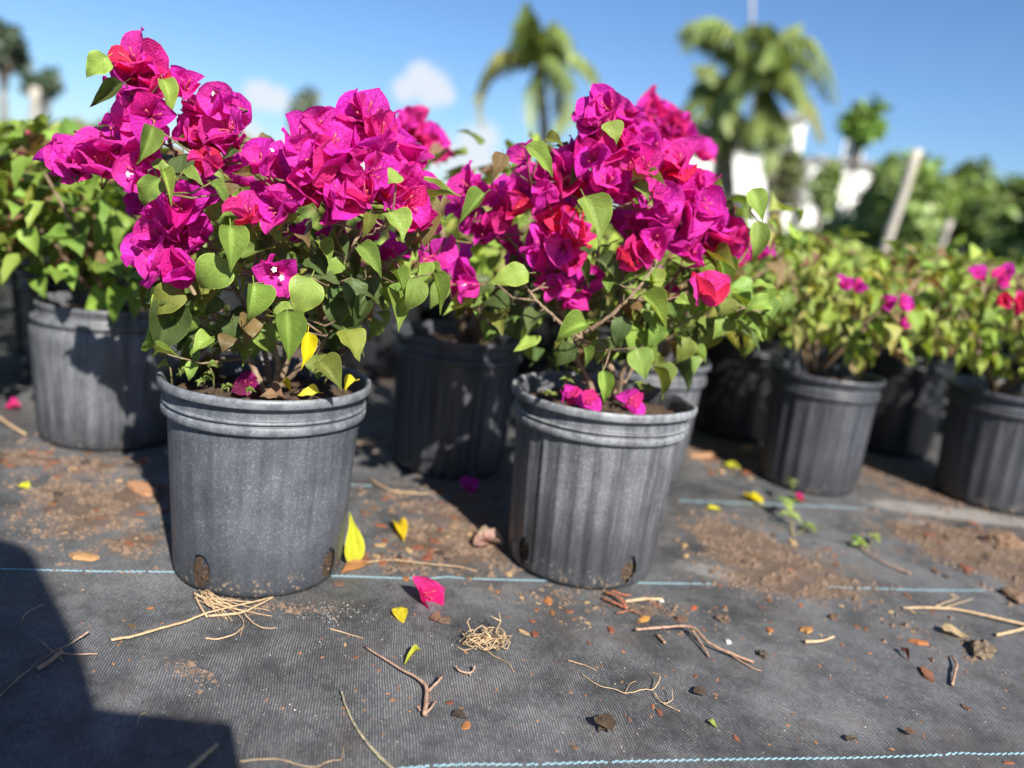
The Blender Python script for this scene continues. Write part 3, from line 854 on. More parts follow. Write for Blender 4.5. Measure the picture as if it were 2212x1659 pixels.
fl1 = [(282, 118, 'r', .042), (318, 142, 'p', .052), (290, 165, 'm', .044), (262, 160, 'd', .038), (335, 180, 'p', .040), (378, 178, 'r', .036), (403, 182, 'm', .036),
       (428, 222, 'm', .046, 1), (470, 218, 'm', .042, 1), (505, 240, 'm', .050), (450, 260, 'p', .048), (490, 270, 'm', .044), (415, 290, 'm', .046), (455, 300, 'r', .044), (448, 345, 'r', .040), (495, 300, 'p', .040),
       (140, 322, 'm', .042), (118, 345, 'm', .044), (165, 350, 'p', .042), (185, 312, 'm', .040), (150, 365, 'm', .038), (190, 345, 'm', .038),
       (235, 285, 'm', .052), (262, 255, 'm', .046), (225, 345, 'p', .050), (270, 330, 'p', .050, 1), (300, 262, 'p', .048), (330, 250, 'd', .044), (310, 300, 'm', .044), (285, 375, 'm', .042, 1), (320, 340, 'm', .04),
       (360, 395, 'm', .042), (415, 390, 'p', .042), (385, 440, 'd', .044), (345, 450, 'm', .042), (425, 440, 'm', .044), (370, 490, 'm', .046), (420, 500, 'm', .044), (340, 510, 'm', .046),
       (310, 540, 'm', .048), (350, 555, 'm', .048), (385, 540, 'd', .042), (330, 585, 'm', .042), (400, 575, 'd', .040), (395, 470, 'p', .036),
       (530, 455, 'r', .038), (560, 345, 'm', .042), (595, 345, 'm', .044, 1), (615, 395, 'm', .044), (580, 420, 'm', .046), (595, 450, 'm', .038), (620, 430, 'm', .036),
       (655, 290, 'm', .046), (690, 275, 'p', .044), (715, 300, 'm', .048), (665, 335, 'm', .046), (700, 345, 'p', .048), (680, 395, 'r', .050), (720, 400, 'p', .046), (655, 400, 'p', .042), (735, 360, 'm', .044),
       (765, 245, 'm', .050), (800, 240, 'm', .046), (825, 270, 'p', .042), (785, 275, 'm', .046), (750, 310, 'm', .044), (800, 320, 'm', .046, 1), (835, 310, 'm', .044),
       (770, 370, 'm', .044, 2), (745, 430, 'm', .044), (785, 415, 'p', .042), (815, 370, 'm', .044), (820, 410, 'r', .042), (860, 325, 'm', .046), (890, 345, 'm', .044), (880, 375, 'k', .042, 1), (900, 400, 'm', .046),
       (855, 430, 'm', .044), (885, 440, 'p', .042), (905, 470, 'k', .040), (925, 485, 'm', .036), (875, 475, 'k', .036), (850, 390, 'p', .042), (720, 450, 'm', .036),
       (598, 585, 'm', .042, 2), (720, 510, 'd', .036, 0, Y1), (640, 500, 'd', .034, 0, Y1 + .02), (850, 550, 'd', .040, 0, Y1 + .02), (925, 555, 'm', .040, 0, Y1 + .02), (960, 540, 'm', .038, 0, Y1 + .03), (800, 500, 'd', .034, 0, Y1),
       (500, 350, 'd', .04, 0, Y1), (520, 380, 'm', .036, 0, Y1), (640, 360, 'm', .04, 0, Y1 + .01), (880, 330, 'm', .04, 0, Y1 + .03), (740, 280, 'm', .04, 0, Y1 + .03),
       (300, 430, 'd', .038, 0, Y1 + .03), (250, 300, 'd', .042, 0, Y1 + .03), (470, 420, 'd', .036, 0, Y1 + .02), (270, 200, 'd', .034, 0, Y1)]
lv1 = [(232, 122, 174, 166, 52, GREEN2, -.10, 0, 2), (268, 178, 186, 232, 44, GREEN_D, -.10), (352, 172, 374, 250, 42, GREEN2, -.10), (330, 272, 297, 356, 62, GREEN, -.14),
       (345, 385, 292, 462, 62, GREEN, -.14), (352, 368, 374, 442, 42, GREEN2, -.15), (330, 350, 385, 372, 26, GREEN, -.13), (400, 365, 440, 395, 28, GREEN, -.13),
       (455, 395, 512, 442, 34, GREEN, -.13), (470, 420, 520, 390, 32, BRONZE, -.12), (545, 375, 500, 372, 34, BRONZE, -.12), (505, 320, 480, 345, 26, GREEN_D, -.1),
       (498, 488, 503, 590, 92, GREEN, -.15, 0, 3), (492, 566, 404, 640, 84, GREEN, -.14), (548, 612, 548, 716, 92, GREEN, -.15), (672, 600, 630, 692, 82, GREEN2, -.14), (620, 672, 626, 788, 92, GREEN, -.15),
       (842, 458, 872, 522, 72, GREEN2, -.13), (776, 530, 832, 600, 46, GREEN, -.13), (858, 372, 838, 392, 42, GREEN2, -.13), (800, 460, 782, 520, 30, OLIVE, -.12),
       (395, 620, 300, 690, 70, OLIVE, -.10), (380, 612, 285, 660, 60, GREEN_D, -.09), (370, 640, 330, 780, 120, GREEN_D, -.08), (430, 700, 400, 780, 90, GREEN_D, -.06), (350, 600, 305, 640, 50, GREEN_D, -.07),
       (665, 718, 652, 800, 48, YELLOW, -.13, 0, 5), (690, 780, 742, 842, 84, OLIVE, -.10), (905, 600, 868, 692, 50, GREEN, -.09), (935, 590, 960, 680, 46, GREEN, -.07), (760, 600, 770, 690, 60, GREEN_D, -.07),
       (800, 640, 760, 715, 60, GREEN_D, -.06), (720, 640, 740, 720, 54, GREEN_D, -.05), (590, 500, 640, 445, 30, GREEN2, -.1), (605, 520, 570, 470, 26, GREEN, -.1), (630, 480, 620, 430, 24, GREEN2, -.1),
       (690, 520, 712, 575, 46, GREEN, -.09), (740, 560, 700, 600, 40, GREEN, -.08), (560, 500, 590, 560, 34, GREEN_D, -.09), (450, 470, 490, 430, 34, GREEN, -.1), (520, 590, 470, 560, 30, GREEN, -.1),
       (470, 640, 440, 690, 50, GREEN_D, -.07), (500, 690, 470, 760, 60, GREEN_D, -.05), (660, 560, 720, 600, 40, GREEN_D, -.08), (575, 490, 560, 492, 16, (.7, .42, .02), -.1), (850, 590, 890, 640, 46, GREEN, -.08),
       (705, 700, 720, 770, 46, GREEN_D, -.03), (620, 640, 590, 690, 46, GREEN_D, -.08), (480, 560, 520, 620, 40, GREEN, -.08), (340, 760, 390, 768, 22, GREEN2, -.10)]
fill1 = [(600, 610, 270, 120, 105), (440, 690, 130, 70, 26), (780, 580, 150, 90, 30), (480, 420, 160, 130, 22), (740, 400, 160, 120, 14), (640, 500, 140, 60, 18), (430, 740, 80, 45, 12), (700, 735, 70, 40, 8), (400, 400, 110, 80, 10), (850, 470, 80, 60, 8)]
hero('bougainvillea', P1, 'large magenta bougainvillea in the front left pot with a tall flower spray', mains1, fl1, lv1, fill1, 11, 560, 440, Y1, 0)

mains2 = [
    ([(1290, 880, Y2 - .03), (1275, 830, Y2 - .03), (1250, 780, Y2 - .03), (1240, 730, Y2 - .04), (1200, 650, Y2 - .04), (1180, 560, Y2 - .05), (1170, 450, Y2 - .04)], .0044, .0018),
    ([(1325, 850, Y2 - .02), (1322, 800, Y2 - .04), (1280, 760, Y2 - .05), (1255, 735, Y2 - .05), (1260, 650, Y2 - .04), (1290, 560, Y2 - .03), (1300, 460, Y2 - .02)], .0046, .0016),
    ([(1335, 850, Y2 - .01), (1350, 790, Y2 - .03), (1400, 740, Y2 - .03), (1440, 640, Y2 - .03), (1480, 560, Y2 - .04), (1520, 500, Y2 - .04)], .0042, .0016),
    ([(1262, 720, Y2 - .10), (1320, 680, Y2 - .11), (1380, 620, Y2 - .11), (1420, 560, Y2 - .10), (1430, 500, Y2 - .08)], .0028, .0014),
    ([(1275, 745, Y2 - .06), (1220, 705, Y2 - .09), (1170, 660, Y2 - .11), (1140, 625, Y2 - .11)], .0026, .0015),
    ([(1310, 860, Y2 + .02), (1330, 700, Y2 + .04), (1350, 560, Y2 + .03), (1340, 420, Y2), (1320, 300, Y2 - .02)], .0042, .0014),
    ([(1200, 640, Y2 - .03), (1120, 540, Y2 - .03), (1070, 480, Y2 - .04), (1020, 430, Y2 - .04)], .0022, .0011),
    ([(1440, 640, Y2 - .02), (1540, 600, Y2 - .02), (1600, 560, Y2 - .02), (1640, 480, Y2 - .02)], .0020, .0010),
    ([(1380, 560, Y2), (1420, 460, Y2 - .02), (1450, 390, Y2 - .02)], .0022, .0011),
    ([(1340, 840, Y2 + .05), (1420, 700, Y2 + .1), (1500, 620, Y2 + .1), (1560, 640, Y2 + .06), (1640, 680, Y2 - .02)], .0032, .0011),
    ([(1200, 640, Y2), (1090, 620, Y2 + .02), (1010, 600, Y2)], .0022, .0011),
]
fl2 = [(1275, 235, 'm', .046), (1310, 225, 'm', .044), (1290, 270, 'm', .050), (1265, 290, 'd', .040), (1355, 250, 'm', .040), (1345, 275, 'p', .038), (1330, 310, 'p', .042), (1300, 330, 'm', .040), (1275, 340, 'd', .038), (1380, 285, 'm', .044),
       (1250, 325, 'd', .038), (1375, 330, 'm', .046), (1405, 315, 'm', .040), (1400, 350, 'k', .046), (1350, 360, 'k', .046), (1435, 345, 'r', .044), (1470, 350, 'r', .050), (1480, 385, 'r', .040), (1310, 390, 'm', .044), (1345, 410, 'd', .042), (1420, 390, 'k', .044), (1380, 400, 'm', .040), (1290, 420, 'd', .040),
       (1005, 405, 'm', .046), (990, 440, 'm', .044), (1045, 420, 'p', .040), (1020, 470, 'm', .042), (1085, 425, 'm', .048), (1110, 450, 'r', .040), (1125, 410, 'm', .042), (1080, 470, 'k', .038), (1050, 500, 'd', .04),
       (1125, 335, 'm', .034), (1160, 385, 'm', .042, 1), (1190, 370, 'd', .044), (1215, 395, 'p', .044), (1245, 380, 'p', .050), (1175, 420, 'm', .042), (1255, 415, 'r', .038), (1230, 345, 'm', .038),
       (1190, 455, 'r', .046), (1215, 480, 'r', .050), (1190, 510, 'p', .048), (1160, 525, 'm', .050), (1215, 530, 'm', .046), (1245, 490, 'r', .042), (1250, 510, 'r', .038), (1180, 555, 'd', .046), (1230, 560, 'k', .040),
       (1515, 390, 'm', .044), (1490, 420, 'm', .046), (1460, 440, 'p', .044), (1525, 440, 'm', .046), (1500, 470, 'm', .048), (1465, 490, 'm', .046, 1), (1430, 470, 'm', .044), (1395, 470, 'm', .046, 2), (1375, 500, 'm', .044), (1415, 520, 'm', .046), (1390, 545, 'p', .036),
       (1480, 525, 'm', .046), (1520, 500, 'm', .044), (1545, 470, 'm', .044), (1565, 500, 'p', .046), (1535, 530, 'r', .042), (1570, 530, 'p', .044), (1595, 505, 'p', .040), (1500, 550, 'm', .038), (1440, 430, 'm', .042),
       (1185, 595, 'k', .044), (1210, 620, 'm', .046), (1250, 625, 'd', .048), (1280, 610, 'd', .044), (1235, 650, 'm', .038), (1360, 555, 'r', .036), (1450, 640, 'k', .036, 0, Y2), (1530, 625, 'r', .046), (1120, 560, 'd', .036, 0, Y2),
       (1000, 590, 'd', .044, 0, Y2 - .05), (1010, 620, 'm', .040, 1, Y2 - .07), (950, 555, 'd', .044, 0, Y2 - .02), (985, 540, 'd', .04, 0, Y2), (1100, 510, 'k', .036, 0, Y2), (1340, 470, 'd', .04, 0, Y2), (1420, 380, 'm', .042, 0, Y2 + .03), (1220, 430, 'd', .04, 0, Y2), (1450, 410, 'm', .042, 0, Y2 + .02), (1300, 360, 'd', .042, 0, Y2 + .02)]
lv2 = [(1135, 318, 1222, 374, 50, GREEN2, -.13, 0, 6), (1180, 300, 1218, 315, 34, OLIVE, -.1), (1085, 330, 1070, 388, 40, BRONZE, -.11), (1316, 262, 1336, 308, 48, GREEN2, -.15), (1262, 424, 1298, 530, 84, GREEN, -.16, 0, 1), (1048, 418, 986, 480, 52, GREEN, -.14),
       (1142, 590, 1050, 608, 56, GREEN2, -.15), (1268, 700, 1184, 738, 74, GREEN2, -.15), (1385, 636, 1450, 710, 68, GREEN2, -.14), (1345, 684, 1330, 758, 46, GREEN_D, -.13), (1375, 752, 1402, 824, 64, GREEN, -.12), (1303, 800, 1308, 882, 40, GREEN2, -.13),
       (1640, 478, 1628, 580, 42, GREEN2, -.08), (1625, 408, 1655, 478, 48, GREEN2, -.08), (1662, 655, 1602, 668, 50, GREEN2, -.08), (1652, 650, 1678, 694, 46, GREEN, -.08), (1380, 375, 1365, 385, 34, GREEN2, -.13), (1395, 380, 1440, 400, 30, OLIVE, -.13),
       (1370, 400, 1410, 432, 34, GREEN, -.12), (1250, 370, 1230, 400, 40, GREEN_D, -.10), (1465, 640, 1490, 655, 30, GREEN2, -.12), (1550, 560, 1580, 640, 60, GREEN, -.06), (1560, 640, 1555, 690, 60, OLIVE, -.05), (1500, 600, 1540, 650, 50, GREEN, -.06),
       (1580, 690, 1540, 730, 50, GREEN2, -.04), (1490, 730, 1460, 790, 48, OLIVE, -.05), (1420, 700, 1400, 760, 46, GREEN, -.07), (1290, 730, 1300, 790, 46, OLIVE, -.09), (1230, 740, 1200, 800, 50, GREEN_D, -.09), (1260, 750, 1275, 800, 34, GREEN, -.1),
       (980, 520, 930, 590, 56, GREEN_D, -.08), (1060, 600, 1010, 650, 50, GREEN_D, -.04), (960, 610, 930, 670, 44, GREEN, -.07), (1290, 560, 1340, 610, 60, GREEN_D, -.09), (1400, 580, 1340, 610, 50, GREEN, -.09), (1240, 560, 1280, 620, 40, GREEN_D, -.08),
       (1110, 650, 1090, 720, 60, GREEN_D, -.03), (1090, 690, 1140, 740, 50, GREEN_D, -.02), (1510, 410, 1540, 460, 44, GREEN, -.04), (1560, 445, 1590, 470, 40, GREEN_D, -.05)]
fill2 = [(1290, 650, 250, 120, 110), (1480, 640, 150, 90, 34), (1120, 640, 130, 90, 26), (1320, 440, 210, 130, 26), (1580, 600, 90, 90, 14), (1230, 770, 60, 40, 8), (1440, 760, 60, 40, 8), (1560, 680, 70, 50, 10)]
hero('bougainvillea', P2, 'magenta and red bougainvillea right of centre in the chalky pot with the squashed rim', mains2, fl2, lv2, fill2, 23, 1310, 350, Y2, 0)

# ------------------------------------------------------------------ row of pots behind
def children_of(o): return [c for c in KIDS.get(o.name, [])]
KIDS = {}
def index_kids():
    KIDS.clear()
    for o in bpy.data.objects:
        if o.parent: KIDS.setdefault(o.parent.name, []).append(o)
def copy_tree(o, parent=None):
    c = o.copy(); COL.objects.link(c)
    if parent is not None: c.parent = parent
    for ch in children_of(o): copy_tree(ch, c)
    return c
LITE = [(.24, .34, .06), (.28, .38, .065), (.19, .28, .055), (.30, .35, .08), (.15, .22, .05), (.30, .31, .09), (.24, .34, .06), (.22, .17, .08)]
LITE_L = [(.18, .29, .05), (.21, .33, .055), (.15, .24, .045), (.11, .18, .04), (.23, .30, .06), (.19, .13, .06)]
def bush(pot, label, cpt, rx, ry, rz, n, lsize, seed, cols, flowers=(), as_parts=True, group=None, trunk=.007, soft=.55, droop=.5):
    """pot base point, crown centre and radii; leaves are single parts on the near plants"""
    rnd = random.Random(seed)
    root = empty('bougainvillea', Vector((pot[0], pot[1], .225)))
    tag(root, label, 'bougainvillea', group)
    base = Vector((pot[0], pot[1], .215)); mb = MB()
    mb2 = MB()
    cpt = Vector(cpt)
    for k in range(5):
        a = k * 1.26 + rnd.uniform(-.4, .4)
        e = cpt + Vector((rx * .75 * math.cos(a), ry * .75 * math.sin(a), rz * rnd.uniform(-.1, .5)))
        m_ = base.lerp(e, .45) + Vector((0, 0, .02))
        mb.tube([base - root.location, m_ - root.location, e - root.location], [trunk * .8, trunk * .5, .0016], 6)
    mesh_obj('stem', mb.mesh('stem', M_BRANCH), root)
    V = []; Fc = []; UV = []; tmpl = LEAVES_LO
    for k in range(n):
        for _ in range(20):
            d = Vector((rnd.gauss(0, 1), rnd.gauss(0, 1), rnd.gauss(0, 1))).normalized()
            rr = rnd.uniform(soft, 1.0) if rnd.random() < .8 else rnd.uniform(.2, soft)
            if d.z * rr > -.85 or rnd.random() < .3: break
        lump = 1 + .22 * noise.noise(d * 2.2 + Vector((seed * 3.7, 0, 0)))
        A = cpt + Vector((d.x * rx, d.y * ry, d.z * rz)) * rr * lump
        A.z = max(A.z, .262)
        ln = lsize * rnd.uniform(.55, 1.15)
        dirv = (Vector((d.x, d.y, d.z * .4)) * .7 + Vector((rnd.uniform(-.6, .6), rnd.uniform(-.6, .6), -droop + rnd.uniform(-.4, .5)))).normalized()
        nh = Vector((d.x * .6 + rnd.uniform(-.4, .4), d.y * .6 + rnd.uniform(-.4, .4), 1.0))
        col = jitter(rnd.choice(cols), .2, rnd)
        if d.z > .5 and rnd.random() < .25: col = jitter((.20, .12, .07), .2, rnd)
        if as_parts:
            add_leaf(root, A, A + dirv * ln, rnd.uniform(.6, .9), nh, col, rnd, LEAVES_LO)
    for (P, cols_, size, num) in flowers:
        for k in range(num):
            c = Vector(P) + Vector([rnd.uniform(-.02, .02) for _ in range(3)])
            ax = (Vector((rnd.uniform(-.8, .8), -.6, rnd.uniform(-.1, .9)))).normalized()
            add_flower(root, c - root.location * 0, ax, size, cols_, rnd)
    return root

# (pot x, y, crown centre px, py, Y, rx, ry, rz, n, label)
row1 = [
    (-.72, 1.39, M_POT3, 1, 'grey shouldered plant pot with a broken rim at the left behind the front pot', .118, .128, 4),
    (-.105, 1.44, M_POTB, 0, 'shaded black plant pot standing between and behind the two front pots', .103, .122, 30),
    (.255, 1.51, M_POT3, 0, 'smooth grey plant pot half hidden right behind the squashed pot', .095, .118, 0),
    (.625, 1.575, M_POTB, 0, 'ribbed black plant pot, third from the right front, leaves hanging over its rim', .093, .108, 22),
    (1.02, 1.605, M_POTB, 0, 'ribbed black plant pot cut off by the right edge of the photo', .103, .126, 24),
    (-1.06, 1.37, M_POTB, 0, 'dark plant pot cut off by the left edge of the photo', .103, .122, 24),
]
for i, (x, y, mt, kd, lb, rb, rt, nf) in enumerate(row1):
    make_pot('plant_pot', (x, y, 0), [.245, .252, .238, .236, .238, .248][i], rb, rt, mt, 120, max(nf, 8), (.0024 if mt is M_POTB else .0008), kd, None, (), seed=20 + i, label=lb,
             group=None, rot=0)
cL = at(160, 455, 1.36)
bush((-.72, 1.39), 'leafy light green bougainvillea in the grey shouldered pot at the left', (-.74, 1.38, .405), .25, .22, .145, 299, .066, 31, LITE_L,
     [(at(95, 312, 1.42), [DEEP, PINK, MAG], .028, 2)], droop=.15)
bush((-1.06, 1.37), 'light green bougainvillea cut off by the left edge of the photo', (-1.07, 1.37, .395), .24, .2, .15, 290, .064, 32, LITE_L, [(at(8, 412, 1.3), [DEEP, DEEP, MAG], .02, 1)], droop=.15)
bush((-.09, 1.44), 'shaded bougainvillea with a pale trunk between and behind the two front plants', (-.06, 1.45, .47), .23, .19, .13, 230, .055, 33, LITE,
     [(at(905, 300, 1.45), [MAG, PINK, MAG], .045, 4), (at(935, 330, 1.45), [RED, RED, PINK], .04, 2), (at(870, 262, 1.5), [MAG, DEEP, MAG], .035, 2), (at(672, 265, 1.5), [MAG, PINK, MAG], .035, 2)], trunk=.012)
bush((.27, 1.52), 'green bougainvillea with bright pink flowers behind the squashed pot plant', (.30, 1.50, .43), .26, .2, .15, 285, .046, 34, LITE,
     [(at(1400, 270, 1.45), [MAG, PINK, MAG], .05, 4), (at(1450, 300, 1.45), [MAG, PINK, MAG], .05, 5), (at(1480, 330, 1.45), [PINK, MAG, MAG], .045, 4),
      (at(1575, 555, 1.35), [MAG, PINK, RED], .048, 3), (at(1610, 545, 1.35), [PINK, MAG, MAG], .042, 2)])
bush((.60, 1.585), 'green bougainvillea with two pink flower tufts over the third pot at the right', (.61, 1.56, .385), .235, .2, .125, 299, .043, 35, LITE,
     [(at(1822, 632, 1.36), [MAG, MAG, PINK], .026, 2), (at(1935, 640, 1.36), [MAG, PINK, MAG], .027, 2), (at(1950, 680, 1.38), [PINK, PINK, MAG], .02, 2)], droop=.55)
bush((1.0, 1.63), 'green bougainvillea with a red flower cut off by the right edge of the photo', (1.02, 1.61, .375), .25, .22, .125, 299, .044, 36, LITE,
     [(at(2135, 585, 1.4), [MAG, PINK, MAG], .025, 3), (at(2195, 640, 1.4), [RED, RED, PINK], .028, 2), (at(2212, 662, 1.4), [DEEP, MAG, DEEP], .028, 2)], droop=.55)
# bark and soil litter heaped in the centre pot
# rows further back: one joined crown per plant, blurred beyond telling leaves apart
def crown_mesh(seed, n, rx, ry, rz, lsize, cols):
    rnd = random.Random(seed); V = []; Fc = []; C = []
    for k in range(n):
        d = Vector((rnd.gauss(0, 1), rnd.gauss(0, 1), rnd.gauss(0, 1))).normalized()
        rr = rnd.uniform(.5, 1.0); lump = 1 + .25 * noise.noise(d * 2.1 + Vector((seed * 5.1, 0, 0)))
        A = Vector((d.x * rx, d.y * ry, d.z * rz)) * rr * lump
        ln = lsize * rnd.uniform(.6, 1.15)
        dv = (Vector((d.x, d.y, d.z * .4)) * .7 + Vector((rnd.uniform(-.6, .6), rnd.uniform(-.6, .6), -.45 + rnd.uniform(-.4, .5)))).normalized()
        nh = Vector((d.x * .6 + rnd.uniform(-.4, .4), d.y * .6 + rnd.uniform(-.4, .4), 1.0))
        m = basis(dv, nh); b = len(V); wd = rnd.uniform(.6, .9) * ln * .5
        fo = rnd.uniform(0, .35) * wd
        for (px, py, pz) in ((0, 0, 0), (-wd * .9, ln * .25, fo), (-wd * .7, ln * .6, fo * .6), (0, ln, -.08 * ln), (wd * .7, ln * .6, fo * .6), (wd * .9, ln * .25, fo), (0, ln * .45, 0)):
            V.append(A + m.to_3x3() @ Vector((px, py, pz)))
        Fc += [(b, b + 6, b + 1), (b + 1, b + 6, b + 2), (b + 2, b + 6, b + 3), (b + 3, b + 6, b + 4), (b + 4, b + 6, b + 5), (b + 5, b + 6, b)]
        c = jitter(rnd.choice(cols), .22, rnd)
        if rnd.random() < .012: c = jitter(MAG, .1, rnd)
        C += [c + (1,)] * 7
    me = pymesh('foliage', V, Fc, True, None, M_FOL)
    ca = me.color_attributes.new('col', 'FLOAT_COLOR', 'POINT')
    ca.data.foreach_set('color', np.array(C, dtype=np.float32).ravel())
    return me
def foliage_mat(name, tr=.22):
    m, nt, N, L, P, O = nmat(name)
    a = N.new('ShaderNodeVertexColor'); a.layer_name = 'col'
    L.new(a.outputs['Color'], P.inputs['Base Color']); P.inputs['Roughness'].default_value = .5
    t = N.new('ShaderNodeBsdfTranslucent'); L.new(mixc(N, L, 1.0, a.outputs['Color'], (1.4, 1.3, .6), 'MULTIPLY'), t.inputs['Color'])
    ms = N.new('ShaderNodeMixShader'); ms.inputs[0].default_value = tr
    L.new(P.outputs[0], ms.inputs[1]); L.new(t.outputs[0], ms.inputs[2]); L.new(ms.outputs[0], O.inputs['Surface'])
    return m
M_FOL = foliage_mat('foliage')
CROWNS = [crown_mesh(60 + i, 640, .23, .21, .13, .042, LITE) for i in range(5)]
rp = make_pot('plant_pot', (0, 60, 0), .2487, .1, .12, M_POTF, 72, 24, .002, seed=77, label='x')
rbush = empty('bougainvillea', (0, 60, .225)); tag(rbush, 'x', 'bougainvillea')
_mb = MB()
for k in range(4): _mb.tube([(0, 0, -.01), (.04 * math.cos(k * 1.6), .04 * math.sin(k * 1.6), .06), (.12 * math.cos(k * 1.6), .12 * math.sin(k * 1.6), .17)], [.006, .004, .002], 5)
mesh_obj('stem', _mb.mesh('stem', M_BRANCH), rbush)
_cr = mesh_obj('foliage', CROWNS[0], rbush); _cr.location = (0, 0, .17); _cr['kind'] = 'stuff'
index_kids()
rnd = random.Random(5)
first = True
ORD = ['', 'first', 'second', 'third', 'fourth', 'fifth', 'sixth', 'seventh', 'eighth', 'ninth', 'tenth', 'eleventh', 'twelfth', 'thirteenth', 'fourteenth', 'fifteenth', 'sixteenth', 'seventeenth', 'eighteenth', 'nineteenth', 'twentieth', 'twenty-first', 'twenty-second', 'twenty-third', 'twenty-fourth', 'twenty-fifth', 'twenty-sixth']
for r_ in range(1, 10):
    step = .39 if r_ < 6 else .44
    by = 1.46 + r_ * .37
    nx = int((.72 * by + .5) / step) + 1
    num = 0
    for c_ in range(-nx, nx + 1):
        x = c_ * step + (step / 2 if r_ % 2 else 0) + rnd.uniform(-.03, .03); y = by + .15 * x + rnd.uniform(-.03, .03)
        if x < -.2 and r_ > 6: continue
        if -.62 < x < -.12 and r_ == 1: continue       # bare spot seen between the pots
        q_ = Vector((x, y, .3)) - CO; ppx = PW / 2 + FPX * q_.dot(CX) / q_.dot(F_)
        if not (-260 < ppx < PW + 260): continue
        num += 1
        side = 'left' if x < -.3 else ('right' if x > .45 else 'middle')
        ordw = ['', 'second', 'third', 'fourth', 'fifth', 'sixth', 'seventh', 'eighth', 'ninth', 'tenth', 'eleventh'][r_]
        if first: p, b = rp, rbush
        else: p, b = copy_tree(rp), copy_tree(rbush)
        first = False
        p.location = (x, y, -.012 if y > 2.45 else 0); b.location = (x, y, p.location.z + .225)
        p.rotation_euler.z = rnd.uniform(0, 6); b.rotation_euler.z = rnd.uniform(0, 6)
        s = rnd.uniform(.92, 1.08); b.scale = (s, s, s * rnd.uniform(.9, 1.05) * (1.05 if x < -.3 else .98))
        p['label'] = 'blurred black plant pot, ' + ORD[num] + ' from the left in the ' + ordw + ' row back'
        b['label'] = 'blurred green bougainvillea, ' + ORD[num] + ' from the left in the ' + ordw + ' row back'
        p['group'] = 'plant pots in the ' + ordw + ' row back at the ' + side
        b['group'] = 'bougainvilleas in the ' + ordw + ' row back at the ' + side
        if not (b is rbush):
            for ch in b.children:
                if ch.name.startswith('foliage'): ch.data = CROWNS[rnd.randrange(5)]

# ------------------------------------------------------------------ far surroundings
M_TRUNK = simple('palm_trunk', (.26, .22, .18), .9, 6, bd=.02, col2=(.14, .11, .09))
M_WALL = simple('white_stucco', (.80, .79, .76), .9, 3, bd=.004, col2=(.72, .71, .68))
M_GLASS = simple('window_glass', (.05, .07, .09), .15, 1, bd=0, col2=(.08, .10, .12), spec=.8)
M_ROOF = simple('grey_roof', (.33, .31, .30), .8, 3, bd=.01, col2=(.24, .22, .21))
M_POLE = simple('weathered_wood', (.50, .46, .39), .8, 30, bd=.002, col2=(.34, .30, .25))
def frond_mesh(pts, cols, rnd, nl=70, ll=.75, wl=.045):
    """feather leaf: an arched rachis with hanging leaflets"""
    P = [Vector(p) for p in pts]; out = []
    for i in range(len(P) - 1):
        p0 = P[max(i - 1, 0)]; a, b = P[i], P[i + 1]; p3 = P[min(i + 2, len(P) - 1)]
        for s in range(8):
            t = s / 8
            out.append(.5 * ((2 * a) + (b - p0) * t + (2 * p0 - 5 * a + 4 * b - p3) * t * t + (3 * a - p0 - 3 * b + p3) * t ** 3))
    out.append(P[-1])
    mb = MB(); mb.tube(out, [.035 * (1 - .8 * i / len(out)) for i in range(len(out))], 5)
    C = [(.16, .20, .06, 1)] * len(mb.v)
    m = len(out) - 1
    for k in range(nl):
        t = .12 + .88 * k / nl; i = int(t * m); fr = t * m - i; i = min(i, m - 1)
        p = out[i].lerp(out[i + 1], fr); tan = (out[i + 1] - out[i]).normalized()
        side = tan.cross(Vector((0, 0, 1)))
        if side.length < .1: side = Vector((1, 0, 0))
        side.normalize()
        l_ = ll * math.sin(math.pi * min(1, t * .85 + .12)) * rnd.uniform(.8, 1.15)
        for sg in (-1, 1):
            d = (side * sg * rnd.uniform(.5, 1) + tan * .55 + Vector((rnd.uniform(-.2, .2), rnd.uniform(-.2, .2), -.35 - rnd.uniform(0, .5)))).normalized()
            q = p + d * l_ * .5; d2 = (d + Vector((0, 0, -.8))).normalized(); e = q + d2 * l_ * .5
            wv = tan * wl * .5
            b = len(mb.v)
            mb.add([p - wv, p + wv, q - wv * 1.1, q + wv * 1.1, e], [(0, 1, 3, 2), (2, 3, 4)])
            c = jitter(rnd.choice(cols), .25, rnd) + (1,)
            C += [c] * 5
    me = mb.mesh('frond', M_FOL, True)
    ca = me.color_attributes.new('col', 'FLOAT_COLOR', 'POINT'); ca.data.foreach_set('color', np.array(C, dtype=np.float32).ravel())
    return me
PALMC = [(.17, .25, .06), (.22, .29, .08), (.13, .18, .06), (.27, .31, .08)]
PALMY = [(.30, .28, .07), (.22, .22, .06), (.18, .15, .06)]
